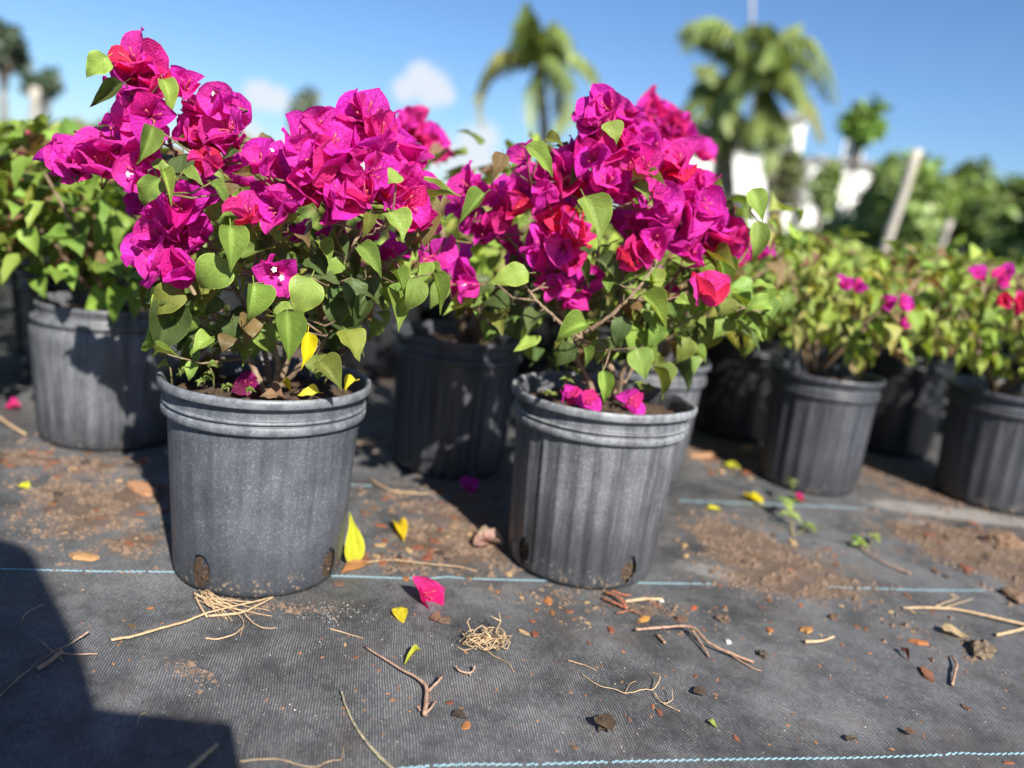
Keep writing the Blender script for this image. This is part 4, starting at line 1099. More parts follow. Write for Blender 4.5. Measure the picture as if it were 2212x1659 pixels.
def palm(label, Y, hub, trunkpx, fronds, seed, tr=.14, ll=.75):
    rnd = random.Random(seed)
    base = at(trunkpx[0], trunkpx[1], Y); base.z = -.03
    fronds = list(fronds)
    for f_ in list(fronds):
        j_ = rnd.uniform(8, 26)
        if rnd.random() < .35: continue
        fronds.append(([(a_ + rnd.uniform(-j_, j_), b_ + rnd.uniform(-j_ * .6, j_)) for a_, b_ in f_[0]], f_[1] + rnd.uniform(-.5, .5), 'g'))
    root = empty('palm_tree', base); tag(root, label, 'palm tree')
    H_ = at(hub[0], hub[1], Y)
    mb = MB(); n = 14; pts = []
    for i in range(n + 1):
        t = i / n; p = base.lerp(H_, t) + Vector((math.sin(t * 3) * .1, 0, 0)); pts.append(p - base)
    mb.tube(pts, [tr * (1.25 - .35 * i / n) * (1.05 if i % 2 else .97) for i in range(n + 1)], 12)
    mesh_obj('trunk', mb.mesh('trunk', M_TRUNK), root)
    mb = MB(); mb.tube([H_ - base + Vector((0, 0, z)) for z in (-.35, -.1, .1, .35)], [tr * .95, tr * 1.25, tr * 1.0, tr * .35], 10)
    mesh_obj('crownshaft', mb.mesh('crownshaft', M_GREENSTEM), root)
    for f_ in fronds:
        pp = f_[0]; dy = f_[1]; cl = PALMY if f_[2] == 'y' else PALMC
        pts = [H_ + Vector((0, 0, .15)) - base]
        for j, (x, y) in enumerate(pp): pts.append(at(x, y, Y + dy * (j + 1) / len(pp)) - base)
        mesh_obj('frond', frond_mesh(pts, cl, rnd, ll=ll), root)
palm('tall thin palm with drooping feather fronds against the sky in the middle', 22, (1165, 155), (1168, 560),
     [([(1148, 80), (1135, 10)], -.3, 'g'), ([(1185, 70), (1225, 70), (1240, 150)], -.9, 'g'), ([(1120, 112), (1070, 118), (1040, 190), (1038, 272)], -.4, 'y'), ([(1110, 130), (1060, 150), (1035, 230)], .8, 'y'),
      ([(1220, 115), (1268, 145), (1290, 195)], -.3, 'g'), ([(1200, 165), (1212, 225), (1205, 300)], -1.1, 'y'), ([(1175, 90), (1195, 45)], .4, 'g'), ([(1200, 90), (1240, 110)], 1.2, 'g'), ([(1185, 120), (1230, 160), (1235, 200)], -1.6, 'g'),
      ([(1150, 60), (1120, 40)], .6, 'g'), ([(1150, 190), (1150, 300)], -.5, 'g'), ([(1140, 90), (1150, 30)], -1.0, 'g')], 3, ll=.62)
palm('dark drooping palm on the left of the palm pair beside the white house', 18, (1556, 250), (1560, 600),
     [([(1530, 200), (1490, 220), (1475, 320)], -.6, 'g'), ([(1540, 190), (1510, 180), (1480, 270)], .5, 'g'), ([(1560, 190), (1590, 150), (1620, 190)], -.5, 'g'), ([(1545, 260), (1530, 300), (1535, 330)], -.9, 'g'), ([(1575, 250), (1580, 300), (1575, 350)], -.8, 'y'),
      ([(1520, 240), (1500, 280), (1505, 345)], -1.0, 'g'), ([(1550, 210), (1540, 150), (1500, 140)], 1.0, 'g'), ([(1585, 230), (1610, 270), (1615, 330)], .8, 'g'), ([(1560, 300), (1560, 350), (1550, 400)], .2, 'y')], 4, ll=.55, tr=.16)
palm('tallest bushy palm on the right of the palm pair beside the white house', 17, (1652, 200), (1662, 600),
     [([(1620, 110), (1560, 45), (1500, 50), (1478, 110)], -.4, 'g'), ([(1600, 120), (1540, 80), (1490, 80)], .7, 'g'), ([(1640, 110), (1640, 60), (1660, 50)], -.5, 'g'), ([(1690, 100), (1745, 80), (1790, 140), (1812, 230)], -.4, 'g'),
      ([(1690, 130), (1750, 130), (1795, 220)], .8, 'g'), ([(1700, 180), (1750, 220), (1780, 300)], -.8, 'y'), ([(1640, 230), (1635, 270), (1630, 310)], -1.2, 'g'), ([(1670, 230), (1690, 270), (1700, 310)], -1.0, 'g'), ([(1610, 170), (1575, 210), (1570, 290)], -.7, 'g'),
      ([(1660, 140), (1690, 70), (1720, 60)], .6, 'g'), ([(1680, 160), (1720, 160), (1745, 240)], -1.5, 'g'), ([(1640, 160), (1600, 150), (1590, 230)], -1.5, 'g'), ([(1655, 130), (1665, 90), (1640, 150)], -2.0, 'g'), ([(1665, 230), (1665, 300), (1655, 380)], -1.6, 'g')], 5, ll=.62, tr=.15)
def tree(name, label, X, Y, zc, rx, ry, rz, seed, cols, n=900, lsz=.16, tr=.08, trunkcol=None, cat='tree', group=None, z0=-.03):
    rnd = random.Random(seed)
    root = empty(name, (X, Y, z0)); tag(root, label, cat, group)
    mb = MB()
    mb.tube([(0, 0, 0), (rnd.uniform(-.1, .1), 0, zc * .5), (0, 0, zc)], [tr, tr * .8, tr * .5], 9)
    for k in range(7):
        a = k * .9 + rnd.uniform(-.3, .3)
        mb.tube([(0, 0, zc * .6), (rx * .35 * math.cos(a), ry * .35 * math.sin(a), zc * .9), (rx * .7 * math.cos(a), ry * .7 * math.sin(a), zc + rz * rnd.uniform(0, .5))], [tr * .5, tr * .35, tr * .12], 6)
    mesh_obj('trunk', mb.mesh('trunk', M_TRUNK), root)
    # crown: clumps of leaves round the limb ends
    V = []; Fc = []; C = []; nc = 16
    cl = []
    for k in range(nc):
        d = Vector((rnd.gauss(0, 1), rnd.gauss(0, 1), rnd.gauss(0, .8))).normalized() * rnd.uniform(.35, .95)
        cl.append((Vector((d.x * rx, d.y * ry, zc + d.z * rz)), rnd.uniform(.28, .5), rnd.uniform(.75, 1.25)))
    for k in range(n):
        c_, s_, br = cl[rnd.randrange(nc)]
        d = Vector((rnd.gauss(0, 1), rnd.gauss(0, 1), rnd.gauss(0, 1))).normalized() * rnd.uniform(.6, 1)
        A = c_ + Vector((d.x * rx, d.y * ry, d.z * rz)) * s_
        if A.z < .05: continue
        m = basis(Vector((rnd.uniform(-1, 1), rnd.uniform(-1, 1), rnd.uniform(-1, .3))), d + Vector((0, 0, .5))).to_3x3()
        b = len(V); w_ = lsz * rnd.uniform(.25, .5); l_ = lsz * rnd.uniform(.7, 1.3)
        for (px, py, pz) in ((0, 0, 0), (-w_, l_ * .45, .02), (0, l_, 0), (w_, l_ * .45, .02)): V.append(A + m @ Vector((px, py, pz)))
        Fc += [(b, b + 1, b + 2, b + 3)]; cc = rnd.choice(cols); cc = jitter(tuple(a * br for a in cc), .2, rnd); C += [cc + (1,)] * 4
    me = pymesh('crown', V, Fc, True, None, M_FOL)
    ca = me.color_attributes.new('col', 'FLOAT_COLOR', 'POINT'); ca.data.foreach_set('color', np.array(C, dtype=np.float32).ravel())
    mesh_obj('crown', me, root)
    return root
HC = [(.17, .26, .06), (.21, .30, .08), (.13, .19, .05), (.25, .33, .10)]
def tree_px(name, label, px, pytop, pybot, half, Y, seed, cols=HC, n=1400, **k):
    t_ = at(px, pytop, Y); b_ = at(px, pybot, Y); h = (t_.z - b_.z)
    rz = h / 2; zc = (t_.z + b_.z) / 2; rx = half * Y / FPX
    return tree(name, label, t_.x, Y, zc + .03, rx, rx * .8, rz, seed, cols, n, **k)
tree_px('broadleaf_tree', 'slim bright green tree right of the palms standing above the hedge', 1875, 205, 320, 38, 16, 41, [(.14, .25, .04), (.17, .28, .05)], 700, lsz=.2, tr=.05)
hd = [(1950, 335, 560, 70, 13, 'dark green bushy tree directly behind the tall leaning stake'), (2010, 322, 570, 100, 12, 'big green tree right of the leaning stake, highest of the hedge row'),
      (2120, 345, 585, 100, 12.5, 'mid green rounded tree in the hedge between the big tree and the photo edge'), (2215, 385, 600, 100, 11.5, 'green tree of the hedge cut by the right edge'),
      (1760, 500, 560, 60, 13, 'low dark shrub in front of the white house'), (1850, 455, 560, 70, 14, 'dark green shrub below the low white house wing'), (2330, 380, 600, 110, 11, 'green hedge tree just outside the right edge')]
for i, (px, t0, b0, hf, YY, lb) in enumerate(hd):
    tree_px('broadleaf_tree', lb, px, t0, b0, hf, YY, 50 + i, HC, 2600, lsz=.17)
tree_px('broadleaf_tree', 'dark grey green tree crown cut by the left edge high above the pots', 5, 30, 150, 55, 26, 71, [(.06, .09, .05)], 1100, lsz=.3, tr=.12)
tree_px('broadleaf_tree', 'small dark distant tree left of the tall pink flower spray', 98, 145, 215, 42, 30, 72, [(.06, .09, .05)], 700, lsz=.3, tr=.09)
tree_px('broadleaf_tree', 'thin pale distant tree between the two plants at the horizon', 662, 182, 300, 30, 40, 73, [(.16, .20, .14)], 500, lsz=.45, tr=.1)
tree_px('shrub', 'yellow green shrub on the horizon left of the middle', 570, 285, 420, 75, 9, 74, [(.24, .24, .06), (.17, .20, .06)], 1400, lsz=.12, tr=.04, cat='shrub')
tree_px('shrub', 'mixed green shrub on the horizon behind the left plants', 170, 250, 350, 80, 8, 75, [(.14, .20, .06), (.2, .2, .08)], 1400, lsz=.1, tr=.04, cat='shrub')
tree_px('shrub', 'green shrub on the horizon at the far left', 40, 255, 350, 70, 7, 76, [(.12, .18, .06), (.18, .2, .08)], 1200, lsz=.1, tr=.04, cat='shrub')
tree_px('shrub', 'dark green shrub on the horizon between the flower heads', 860, 365, 470, 80, 8, 77, [(.10, .15, .05)], 1200, lsz=.1, tr=.04, cat='shrub')
tree_px('shrub', 'pale green shrub on the horizon under the thin palm', 1010, 395, 480, 90, 10, 78, [(.15, .20, .07)], 1300, lsz=.12, tr=.04, cat='shrub')
tree_px('shrub', 'dark shrub behind the flowers at the left foot of the house', 1425, 260, 470, 30, 15, 79, [(.10, .15, .05)], 1300, lsz=.14, tr=.04, cat='shrub')
tree_px('broadleaf_tree', 'small tree standing before the low white wing beside the palms', 1800, 330, 470, 26, 15, 91, HC, 500, lsz=.17, tr=.05)
tree_px('broadleaf_tree', 'small round tree at the right end of the low white wing', 1912, 350, 520, 34, 14.5, 92, HC, 800, lsz=.17, tr=.05)
tree_px('broadleaf_tree', 'thin ragged tree between the palm pair and the white house', 1712, 290, 470, 24, 16, 93, [(.16, .2, .07), (.22, .2, .1)], 260, lsz=.2, tr=.04)
# posts
def post(label, p0, p1, Y, rad, name='wooden_post'):
    a = at(p0[0], p0[1], Y); b = at(p1[0], p1[1], Y * .98); d = (b - a); a2 = a - d * ((a.z + .03) / d.z)
    root = empty(name, a2); tag(root, label, 'post')
    mb = MB(); n = 9
    mb.tube([(a2.lerp(b, i / n) - a2) + Vector((.004 * math.sin(i * 2.1), .004 * math.cos(i * 1.7), 0)) for i in range(n + 1)], [rad * (1.05 - .02 * i) for i in range(n + 1)], 8)
    mesh_obj('shaft', mb.mesh('shaft', M_POLE), root)
post('tall pale leaning wooden stake in front of the hedge at the right', (1905, 555), (1983, 322), 6.0, .040)
post('shorter pale leaning stake right of the tall one', (2018, 570), (2052, 478), 7.5, .036)
post('pale post under the small distant tree at the far left', (76, 300), (76, 190), 14, .09)
post('thin faint mast rising above the palm pair', (1628, 300), (1624, -40), 30, .06, 'mast')
# white house
HB = empty('house', at(1700, 560, 30) * 1.0); HB.location.z = -.03
tag(HB, 'white stucco house with grey roofs half hidden behind the palms', 'house')
def box(mb, x0, x1, y0, y1, z0, z1):
    mb.add([(x0, y0, z0), (x1, y0, z0), (x1, y1, z0), (x0, y1, z0), (x0, y0, z1), (x1, y0, z1), (x1, y1, z1), (x0, y1, z1)],
           [(0, 3, 2, 1), (4, 5, 6, 7), (0, 1, 5, 4), (1, 2, 6, 5), (2, 3, 7, 6), (3, 0, 4, 7)])
def block(px0, px1, ytop, dY, roof):
    a = at(px0, ytop, 30) - HB.location; b = at(px1, ytop, 30) - HB.location
    zt = (a.z + b.z) / 2; mb = MB(); box(mb, a.x, b.x, dY, dY + 6, 0, zt)
    mesh_obj('wall', mb.mesh('wall', M_WALL, False), HB)
    mb = MB(); cx_ = (a.x + b.x) / 2
    x0, x1 = a.x - .004, b.x + .004; y0, y1 = dY - .3, dY + 6.3
    rz = zt + roof
    mb.add([(x0, y0, zt + .002), (x1, y0, zt + .002), (x1, y1, zt + .002), (x0, y1, zt + .002), (x0, y0, zt + .12), (x1, y0, zt + .12), (x1, y1, zt + .12), (x0, y1, zt + .12), (cx_ - (x1 - x0) * .22, dY + 3, rz), (cx_ + (x1 - x0) * .22, dY + 3, rz)],
           [(0, 3, 2, 1), (0, 1, 5, 4), (1, 2, 6, 5), (2, 3, 7, 6), (3, 0, 4, 7), (4, 5, 9, 8), (5, 6, 9), (6, 7, 8, 9), (7, 4, 8)])
    mesh_obj('roof', mb.mesh('roof', M_ROOF, False), HB)
    nwin = max(1, int((b.x - a.x) / 1.5))
    for st_ in range(1 if zt < 3.4 else 2):
        for k in range(nwin):
            xx = a.x + (k + .5) * (b.x - a.x) / nwin; z_ = .9 + st_ * 2.4
            mb = MB(); box(mb, xx - .36, xx + .36, dY - .06, dY - .004, z_, z_ + 1.1)
            fr = mesh_obj('window', mb.mesh('window', M_WALL, False), HB)
            mb = MB(); box(mb, xx - .30, xx + .30, dY - .075, dY - .062, z_ + .06, z_ + 1.04)
            mesh_obj('pane', mb.mesh('pane', M_GLASS, False), fr)
block(1478, 1560, 292, .4, .1)
block(1561, 1690, 318, 0, .12)
block(1691, 1762, 250, .9, .08)
block(1763, 1925, 352, .3, .2)

# ------------------------------------------------------------------ things lying on the cloth
def onground(px, py, dz=0.0):
    p = G(px, py); p.z = gz(p.x, p.y) + dz; return p
def chip_mesh(i, rough=.18):
    rnd = random.Random(900 + i); n = rnd.randint(6, 10); asp = rnd.uniform(.38, .9)
    top = []; bot = []
    for k in range(n):
        a = 2 * math.pi * k / n; r_ = .5 * rnd.uniform(.72, 1.1)
        x, y = r_ * math.cos(a), r_ * math.sin(a) * asp
        bend = .25 * x * x * rnd.choice([0, 1])
        top.append((x * .92, y * .92, .13 + rnd.uniform(-.03, .04) + bend)); bot.append((x, y, rnd.uniform(0, .02) + bend * .6))
    v = bot + top + [(0, 0, .17 + rnd.uniform(-.03, .04)), (0, 0, 0)]
    f = []
    for k in range(n):
        k2 = (k + 1) % n
        f += [(k, k2, n + k2, n + k), (n + k, n + k2, 2 * n), (k2, k, 2 * n + 1)]
    return pymesh('chip', v, f, False, None, M_CHIP)
CHIPS = [chip_mesh(i) for i in range(14)]
def chip(px, py, wpx, col, label, group=None, rnd=random, idx=None, asp=1.0, rot=None, name='bark_chip', tall=1.0, cat='bark chip'):
    p = onground(px, py); s = wpx / FPX * (p - CO).dot(F_)
    o = mesh_obj(name, CHIPS[idx if idx is not None else rnd.randrange(len(CHIPS))], None, None, jitter(col, .15, rnd))
    o.location = p; o.rotation_euler = (rnd.uniform(-.12, .12), rnd.uniform(-.12, .12), rnd.uniform(0, 6.28) if rot is None else rot)
    o.scale = (s, s * asp, s * .75 * tall)
    tag(o, label, cat, group); return o
ORG = (.40, .155, .055); RDB = (.26, .095, .05); BRN = (.17, .10, .06); TAN = (.50, .33, .17); DKB = (.07, .05, .04); PALE = (.48, .40, .28)
named_chips = [
    (877, 1249, 27, ORG, 'orange bark chip near the upper blue thread just left of the fallen pink bract'), (732, 1262, 28, BRN, 'brown bark flake beside the right foot of the front pot'),
    (1075, 1279, 14, ORG, 'small orange chip right of the fallen pink bract'), (1185, 1300, 36, ORG, 'broad orange bark chip in front of the squashed pot on its left side'),
    (1193, 1327, 28, ORG, 'orange chip with a splinter beside it in front of the squashed pot'), (1230, 1323, 22, RDB, 'thin reddish chip right of the splintered orange chip'),
    (1151, 1343, 20, RDB, 'small red-brown chip below the broad orange chip'), (1097, 1333, 16, BRN, 'small dull brown chip above the dry root ball'),
    (1131, 1367, 32, TAN, 'tan-edged bark flake right of the dry root ball'), (1156, 1370, 28, RDB, 'red-brown bark flake touching the tan-edged one'),
    (1271, 1390, 20, RDB, 'square red-brown chip alone right of the tan-edged flake'), (768, 1422, 17, RDB, 'dark red chip left of the forked twig'),
    (745, 1394, 15, TAN, 'small tan chip under the orange splinter'), (972, 1516, 24, RDB, 'oval red-brown chip right of the fork of the twig'),
    (1007, 1567, 32, ORG, 'bright orange chip at the lower middle near the twig foot'), (1240, 1615, 20, BRN, 'rounded brown chip low in the middle near the crumpled dark leaf'),
    (1360, 1554, 17, BRN, 'small brown chip right of the crumpled dark leaf'), (1499, 1316, 20, (.5, .12, .05), 'red triangular chip right of the squashed pot'),
    (1391, 1340, 34, (.52, .25, .06), 'golden orange bark piece right of the red bark strips'), (1743, 1362, 42, (.45, .22, .07), 'large orange oval bark piece on the right side above a short stick'),
    (1663, 1362, 26, ORG, 'orange chip left of the large orange oval piece'), (1817, 1394, 14, ORG, 'tiny orange chip right of the short stick'),
    (1959, 1284, 28, ORG, 'orange chip on the upper blue thread at the right'), (1985, 1390, 46, ORG, 'wide orange-brown bark heap left of the pale crumpled leaf'),
    (2001, 1462, 58, (.28, .13, .07), 'largest flat brown bark flake near the right edge'), (1411, 1524, 20, ORG, 'frayed orange chip under the branching rootlet'),
    (1425, 1539, 24, RDB, 'red-brown chip just below the frayed orange chip'), (1501, 1463, 18, RDB, 'small red-brown chip above the folded dark leaf'),
    (1591, 1596, 22, RDB, 'red-brown chip above the near blue thread right of middle'), (2087, 1532, 26, BRN, 'flat brown chip below the largest bark flake'),
    (2179, 1650, 30, RDB, 'red-brown chip at the lower right corner below the thread'), (180, 1203, 74, (.45, .27, .13), 'large tan bark piece on the upper blue thread at the left'),
    (325, 1313, 15, ORG, 'little orange chip left of the front pot foot'), (285, 1353, 26, BRN, 'brown bark crumb above the long straw root'),
    (310, 1065, 88, (.46, .26, .13), 'long tan bark piece left of the front pot beside the soil patch'), (1520, 985, 70, (.42, .24, .13), 'big tan bark piece right of the grey pot behind'),
    (1275, 1260, 22, ORG, 'orange chip at the base of the squashed pot'), (1700, 1232, 30, ORG, 'orange chip on the soil patch at the right'),
    (1420, 1310, 26, RDB, 'flat red-brown chip by the straw stick'), (1320, 1362, 30, RDB, 'red-brown bark flake below the bark strips'), (1100, 1240, 24, TAN, 'tan chip at the dark left foot of the squashed pot'),
]
rnd = random.Random(77)
for (x, y, w_, c, lb) in named_chips: chip(x, y, w_, c, lb, None, rnd, asp=rnd.uniform(.75, 1.1))
# unnamed small chips, by place
def scatter(n, regs, wr, lab, grp, cols, name='bark_chip', cat='bark chip'):
    for k in range(n):
        r_ = rnd.choice(regs); a = rnd.uniform(0, 6.28); q = math.sqrt(rnd.random())
        chip(r_[0] + r_[2] * q * math.cos(a), r_[1] + r_[3] * q * math.sin(a), rnd.uniform(*wr), rnd.choice(cols), lab, grp, rnd, name=name, cat=cat)
CC = [ORG, RDB, BRN, TAN, BRN, RDB, DKB]
scatter(60, [(1560, 1330, 330, 60), (1250, 1310, 150, 40), (2000, 1330, 200, 60)], (7, 17), 'small bark chip scattered on the cloth right of the squashed pot', 'small bark chips right of the squashed pot', CC)
scatter(72, [(1640, 1210, 200, 70), (2080, 1190, 160, 60), (1600, 1000, 100, 40)], (12, 34), 'bark chip on the soil patches at the right', 'bark chips on the soil patches at the right', [RDB, TAN, BRN, RDB, BRN, DKB])
scatter(60, [(950, 1130, 170, 80), (860, 1200, 100, 30)], (10, 34), 'bark chip on the soil patch between the two front pots', 'bark chips between the two front pots', [RDB, TAN, BRN, RDB, BRN, DKB])
scatter(60, [(210, 1100, 190, 80), (150, 1000, 180, 30)], (10, 34), 'bark chip on the soil patch at the left', 'bark chips at the left', [RDB, TAN, BRN, RDB, BRN, DKB])

# bark crumbs too small to pick apart: one object
_v = []; _f = []
for (n_, regs) in ((60, [(950, 1430, 260, 110), (1250, 1520, 260, 110), (700, 1500, 200, 120)]), (60, [(1850, 1520, 340, 110), (1450, 1450, 250, 100)]), (14, [(250, 1380, 200, 90)])):
    for k in range(n_):
        q_ = rnd.choice(regs); a_ = rnd.uniform(0, 6.28); s_ = math.sqrt(rnd.random())
        c_ = onground(q_[0] + q_[2] * s_ * math.cos(a_), q_[1] + q_[3] * s_ * math.sin(a_)); z_ = rnd.uniform(5, 12) / FPX * (c_ - CO).dot(F_)
        mm = CHIPS[rnd.randrange(14)]; M_ = Matrix.Translation(c_) @ Matrix.Rotation(rnd.uniform(0, 6.28), 4, 'Z') @ Matrix.Diagonal((z_, z_ * .9, z_ * .7, 1)); b_ = len(_v)
        _v += [M_ @ v_.co for v_ in mm.vertices]; _f += [tuple(i_ + b_ for i_ in pl.vertices) for pl in mm.polygons]
tag(mesh_obj('bark_crumbs', pymesh('bark_crumbs', _v, _f, False, None, simple('bark_crumb', (.36, .15, .06), .8, 60, bd=0, col2=(.14, .08, .05)))), 'tiny red-brown bark crumbs strewn over the front of the cloth', 'bark', None, 'stuff')

# crumbs of soil nobody could count
def crumbs():
    V = []; Fc = []; r2 = random.Random(3)
    def one(x, y, s):
        z = gz(x, y); b = len(V)
        q = [Vector((r2.uniform(.6, 1.3) * s * c[0], r2.uniform(.6, 1.3) * s * c[1], r2.uniform(.5, 1.2) * s * c[2])) for c in ((1, 0, 0), (-.5, .9, 0), (-.5, -.9, 0), (0, 0, .9))]
        a = r2.uniform(0, 6.28); ca_, sa = math.cos(a), math.sin(a)
        for p in q: V.append((x + p.x * ca_ - p.y * sa, y + p.x * sa + p.y * ca_, z + p.z - .0002))
        Fc.extend([(b, b + 1, b + 3), (b + 1, b + 2, b + 3), (b + 2, b, b + 3)])
    for (bx, by, rx, ry, wg) in dirt_blobs:
        n = int(min(3600, 32000 * rx * ry * wg / .02 * .4)) + 80
        for k in range(n):
            x = r2.gauss(bx, rx * .75); y = r2.gauss(by, ry * .75)
            if not (-1.6 < x < 2.0 and .4 < y < 2.4): continue
            if noise.noise(Vector((x * 28, y * 28, 0))) < -.08: continue
            one(x, y, r2.uniform(.0006, .0026) * (1 + (r2.random() < .08) * 1.6))
    for k in range(20000):
        x = r2.uniform(-.6, 1.1); y = r2.uniform(.5, 1.3)
        if noise.noise(Vector((x * 9, y * 9, 3))) < -.05: continue
        one(x, y, r2.uniform(.0004, .0012))
    o = mesh_obj('soil_crumbs', pymesh('soil_crumbs', V, Fc, False, None, simple('crumb', (.085, .056, .040), .95, 600, bd=0, col2=(.21, .145, .10))))
    tag(o, 'loose brown soil crumbs strewn over the black cloth around the pots', 'soil', None, 'stuff')
    V2 = V[:]; V.clear(); Fc.clear()
    for k in range(420):
        if r2.random() < .5: p = onground(r2.gauss(720, 40), r2.gauss(1320, 12))
        else: p = onground(r2.uniform(380, 2200), r2.uniform(1290, 1655))
        one(p.x, p.y, r2.uniform(.0004, .0010))
    o = mesh_obj('perlite', pymesh('perlite', V, Fc, False, None, simple('perlite_white', (.75, .73, .68), .8, 300, bd=0, col2=(.6, .58, .52))))
    tag(o, 'tiny white perlite grains scattered on the black cloth', 'perlite', None, 'stuff')
crumbs()

# twigs, straws and roots
def sweep(name, label, cat, strands, mat, group=None, n=6, sq=1.0):
    """strands: lists of (px, py, height mm) with radius mm start, end; one thing"""
    first_ = onground(*strands[0][0][0][:2])
    root = empty(name, first_); tag(root, label, cat, group)
    for si, (pts, r0, r1) in enumerate(strands):
        P = []
        for q in pts:
            p = onground(q[0], q[1]); p.z += (q[2] if len(q) > 2 else 0) * .001 + max(r0, r1) * .001 * .9
            P.append(p)
        out = []
        for i in range(len(P) - 1):
            p0 = P[max(i - 1, 0)]; a, b = P[i], P[i + 1]; p3 = P[min(i + 2, len(P) - 1)]
            for s in range(5):
                t = s / 5
                q = .5 * ((2 * a) + (b - p0) * t + (2 * p0 - 5 * a + 4 * b - p3) * t * t + (3 * a - p0 - 3 * b + p3) * t ** 3)
                out.append(q + Vector((rnd.uniform(-1, 1), rnd.uniform(-1, 1), rnd.uniform(-.3, 1))) * .00035)
        out.append(P[-1])
        rad = [(r0 + (r1 - r0) * i / (len(out) - 1)) * .001 * rnd.uniform(.86, 1.14) for i in range(len(out))]
        mb = MB(); mb.tube([p - first_ for p in out], rad, n, True, sq)
        mesh_obj('twig' if mat is M_TWIG else 'strand', mb.mesh('strand', mat), root)
    return root
sweep('forked_twig', 'brown forked twig lying in the lower middle of the cloth', 'twig', [([(787, 1404, 1), (852, 1447, 2), (910, 1482, 3), (920, 1502, 3), (917, 1550, 2)], .9, 2.6), ([(925, 1502, 3), (954, 1479, 8)], 1.8, 1.4), ([(920, 1545, 2), (942, 1527, 7)], 1.2, .7), ([(908, 1540, 3), (899, 1532, 5)], .8, .4)], M_TWIG, n=8)
sweep('dead_stalk', 'long grey-tan split stalk running off the bottom edge', 'stalk', [([(737, 1500, 3), (750, 1540, 1), (785, 1600, 1), (850, 1662, 0), (880, 1690, 0)], .9, 1.6), ([(788, 1606, 2), (820, 1640, 2), (856, 1668, 1)], .7, 1.1)], simple('grey_straw', (.42, .36, .22), .7, 120, bd=.0003, col2=(.2, .18, .13)))
sweep('splinter', 'thin orange splinter left of the forked twig', 'splinter', [([(713, 1361, 1), (745, 1371, 1), (784, 1381, 0)], .9, .35)], M_ROOT)
sweep('small_twig', 'small pale broken twig above the middle of the cloth', 'twig', [([(982, 1449, 4), (996, 1457, 2), (1018, 1458, 2), (1024, 1450, 5)], .9, 1.3), ([(1012, 1458, 2), (1016, 1464, 1)], .8, .5)], M_TWIG)
sweep('dry_stick', 'thin grey stick right of the dry root ball', 'stick', [([(1225, 1428, 1), (1260, 1438, 1), (1288, 1448, 0)], .9, .6)], M_TWIG)
sweep('broken_branch', 'long reddish bent branch lying right of the squashed pot', 'branch', [([(1371, 1368, 3), (1430, 1369, 6), (1491, 1374, 9), (1527, 1402, 6), (1580, 1422, 3), (1627, 1436, 1)], 1.6, 2.0), ([(1491, 1376, 8), (1512, 1400, 4), (1531, 1424, 1)], 1.6, 1.3), ([(1420, 1378, 1), (1435, 1395, 1)], 2.2, 1.6), ([(1575, 1420, 3), (1620, 1445, 1), (1645, 1452, 0)], 1.0, .5)], M_TWIG, n=8)
sweep('rootlet', 'thin branching pale rootlet in the lower middle right', 'root', [([(1255, 1455, 1), (1290, 1480, 1), (1330, 1492, 2), (1352, 1500, 2), (1390, 1494, 3), (1411, 1495, 4), (1423, 1478, 9), (1405, 1462, 5)], .45, .7), ([(1411, 1500, 3), (1431, 1522, 2), (1450, 1520, 5), (1448, 1502, 9)], .7, .4), ([(1431, 1522, 2), (1468, 1538, 1)], .6, .4), ([(1350, 1500, 2), (1360, 1480, 2), (1375, 1472, 1)], .35, .3)], M_ROOT)
sweep('short_stick', 'short pale stick under the large orange bark piece', 'stick', [([(1737, 1392, 1), (1770, 1392, 2), (1801, 1380, 1)], 2.2, 1.4)], M_ROOT)
sweep('curved_stick', 'short dark curved stick near the right edge', 'stick', [([(2055, 1422, 1), (2064, 1445, 3), (2060, 1465, 3), (2055, 1486, 1)], 1.2, 2.0)], M_TWIG)
sweep('straw_stick', 'straight straw-coloured stick in front of the squashed pot', 'stick', [([(1350, 1304, 1), (1390, 1301, 2), (1430, 1300, 1)], 2.3, 1.9)], M_ROOT)
sweep('long_stick', 'long thin pale stick crossing to the right edge', 'stick', [([(1950, 1316, 1), (2047, 1318, 2), (2130, 1336, 3), (2230, 1360, 3)], 1.6, 2.2), ([(2020, 1312, 2), (2070, 1295, 4)], 1.2, .6), ([(2040, 1316, 3), (2100, 1300, 5)], 1.0, .5)], M_ROOT)
sweep('long_stick', 'thick pale stick end poking in at the right edge', 'stick', [([(2151, 1376, 1), (2190, 1368, 2), (2240, 1358, 4)], 2.0, 2.6)], M_ROOT)
sweep('straw_root', 'long flat straw root reaching left from the front pot foot', 'root', [([(240, 1391, 1), (290, 1380, 1), (336, 1368, 2), (400, 1350, 2), (450, 1332, 3), (540, 1310, 3), (590, 1296, 2)], 2.8, 1.2)], M_ROOT, sq=.45)
rs = []
r3 = random.Random(12)
for k in range(15):
    x0 = 425 + r3.uniform(-8, 24); y0 = 1288 + r3.uniform(-12, 12)
    x1 = r3.uniform(470, 590); y1 = 1296 + (600 - x1) * .15 + r3.uniform(-8, 34)
    rs.append(([(x0, y0, r3.uniform(1, 9)), ((x0 * 2 + x1) / 3 + r3.uniform(-12, 12), (y0 * 2 + y1) / 3 + r3.uniform(4, 18), r3.uniform(1, 6)), ((x0 + 2 * x1) / 3, (y0 + 2 * y1) / 3 + r3.uniform(-6, 12), r3.uniform(1, 5)), (x1, y1, .5)], r3.uniform(.5, 1.3), r3.uniform(.25, .6)))
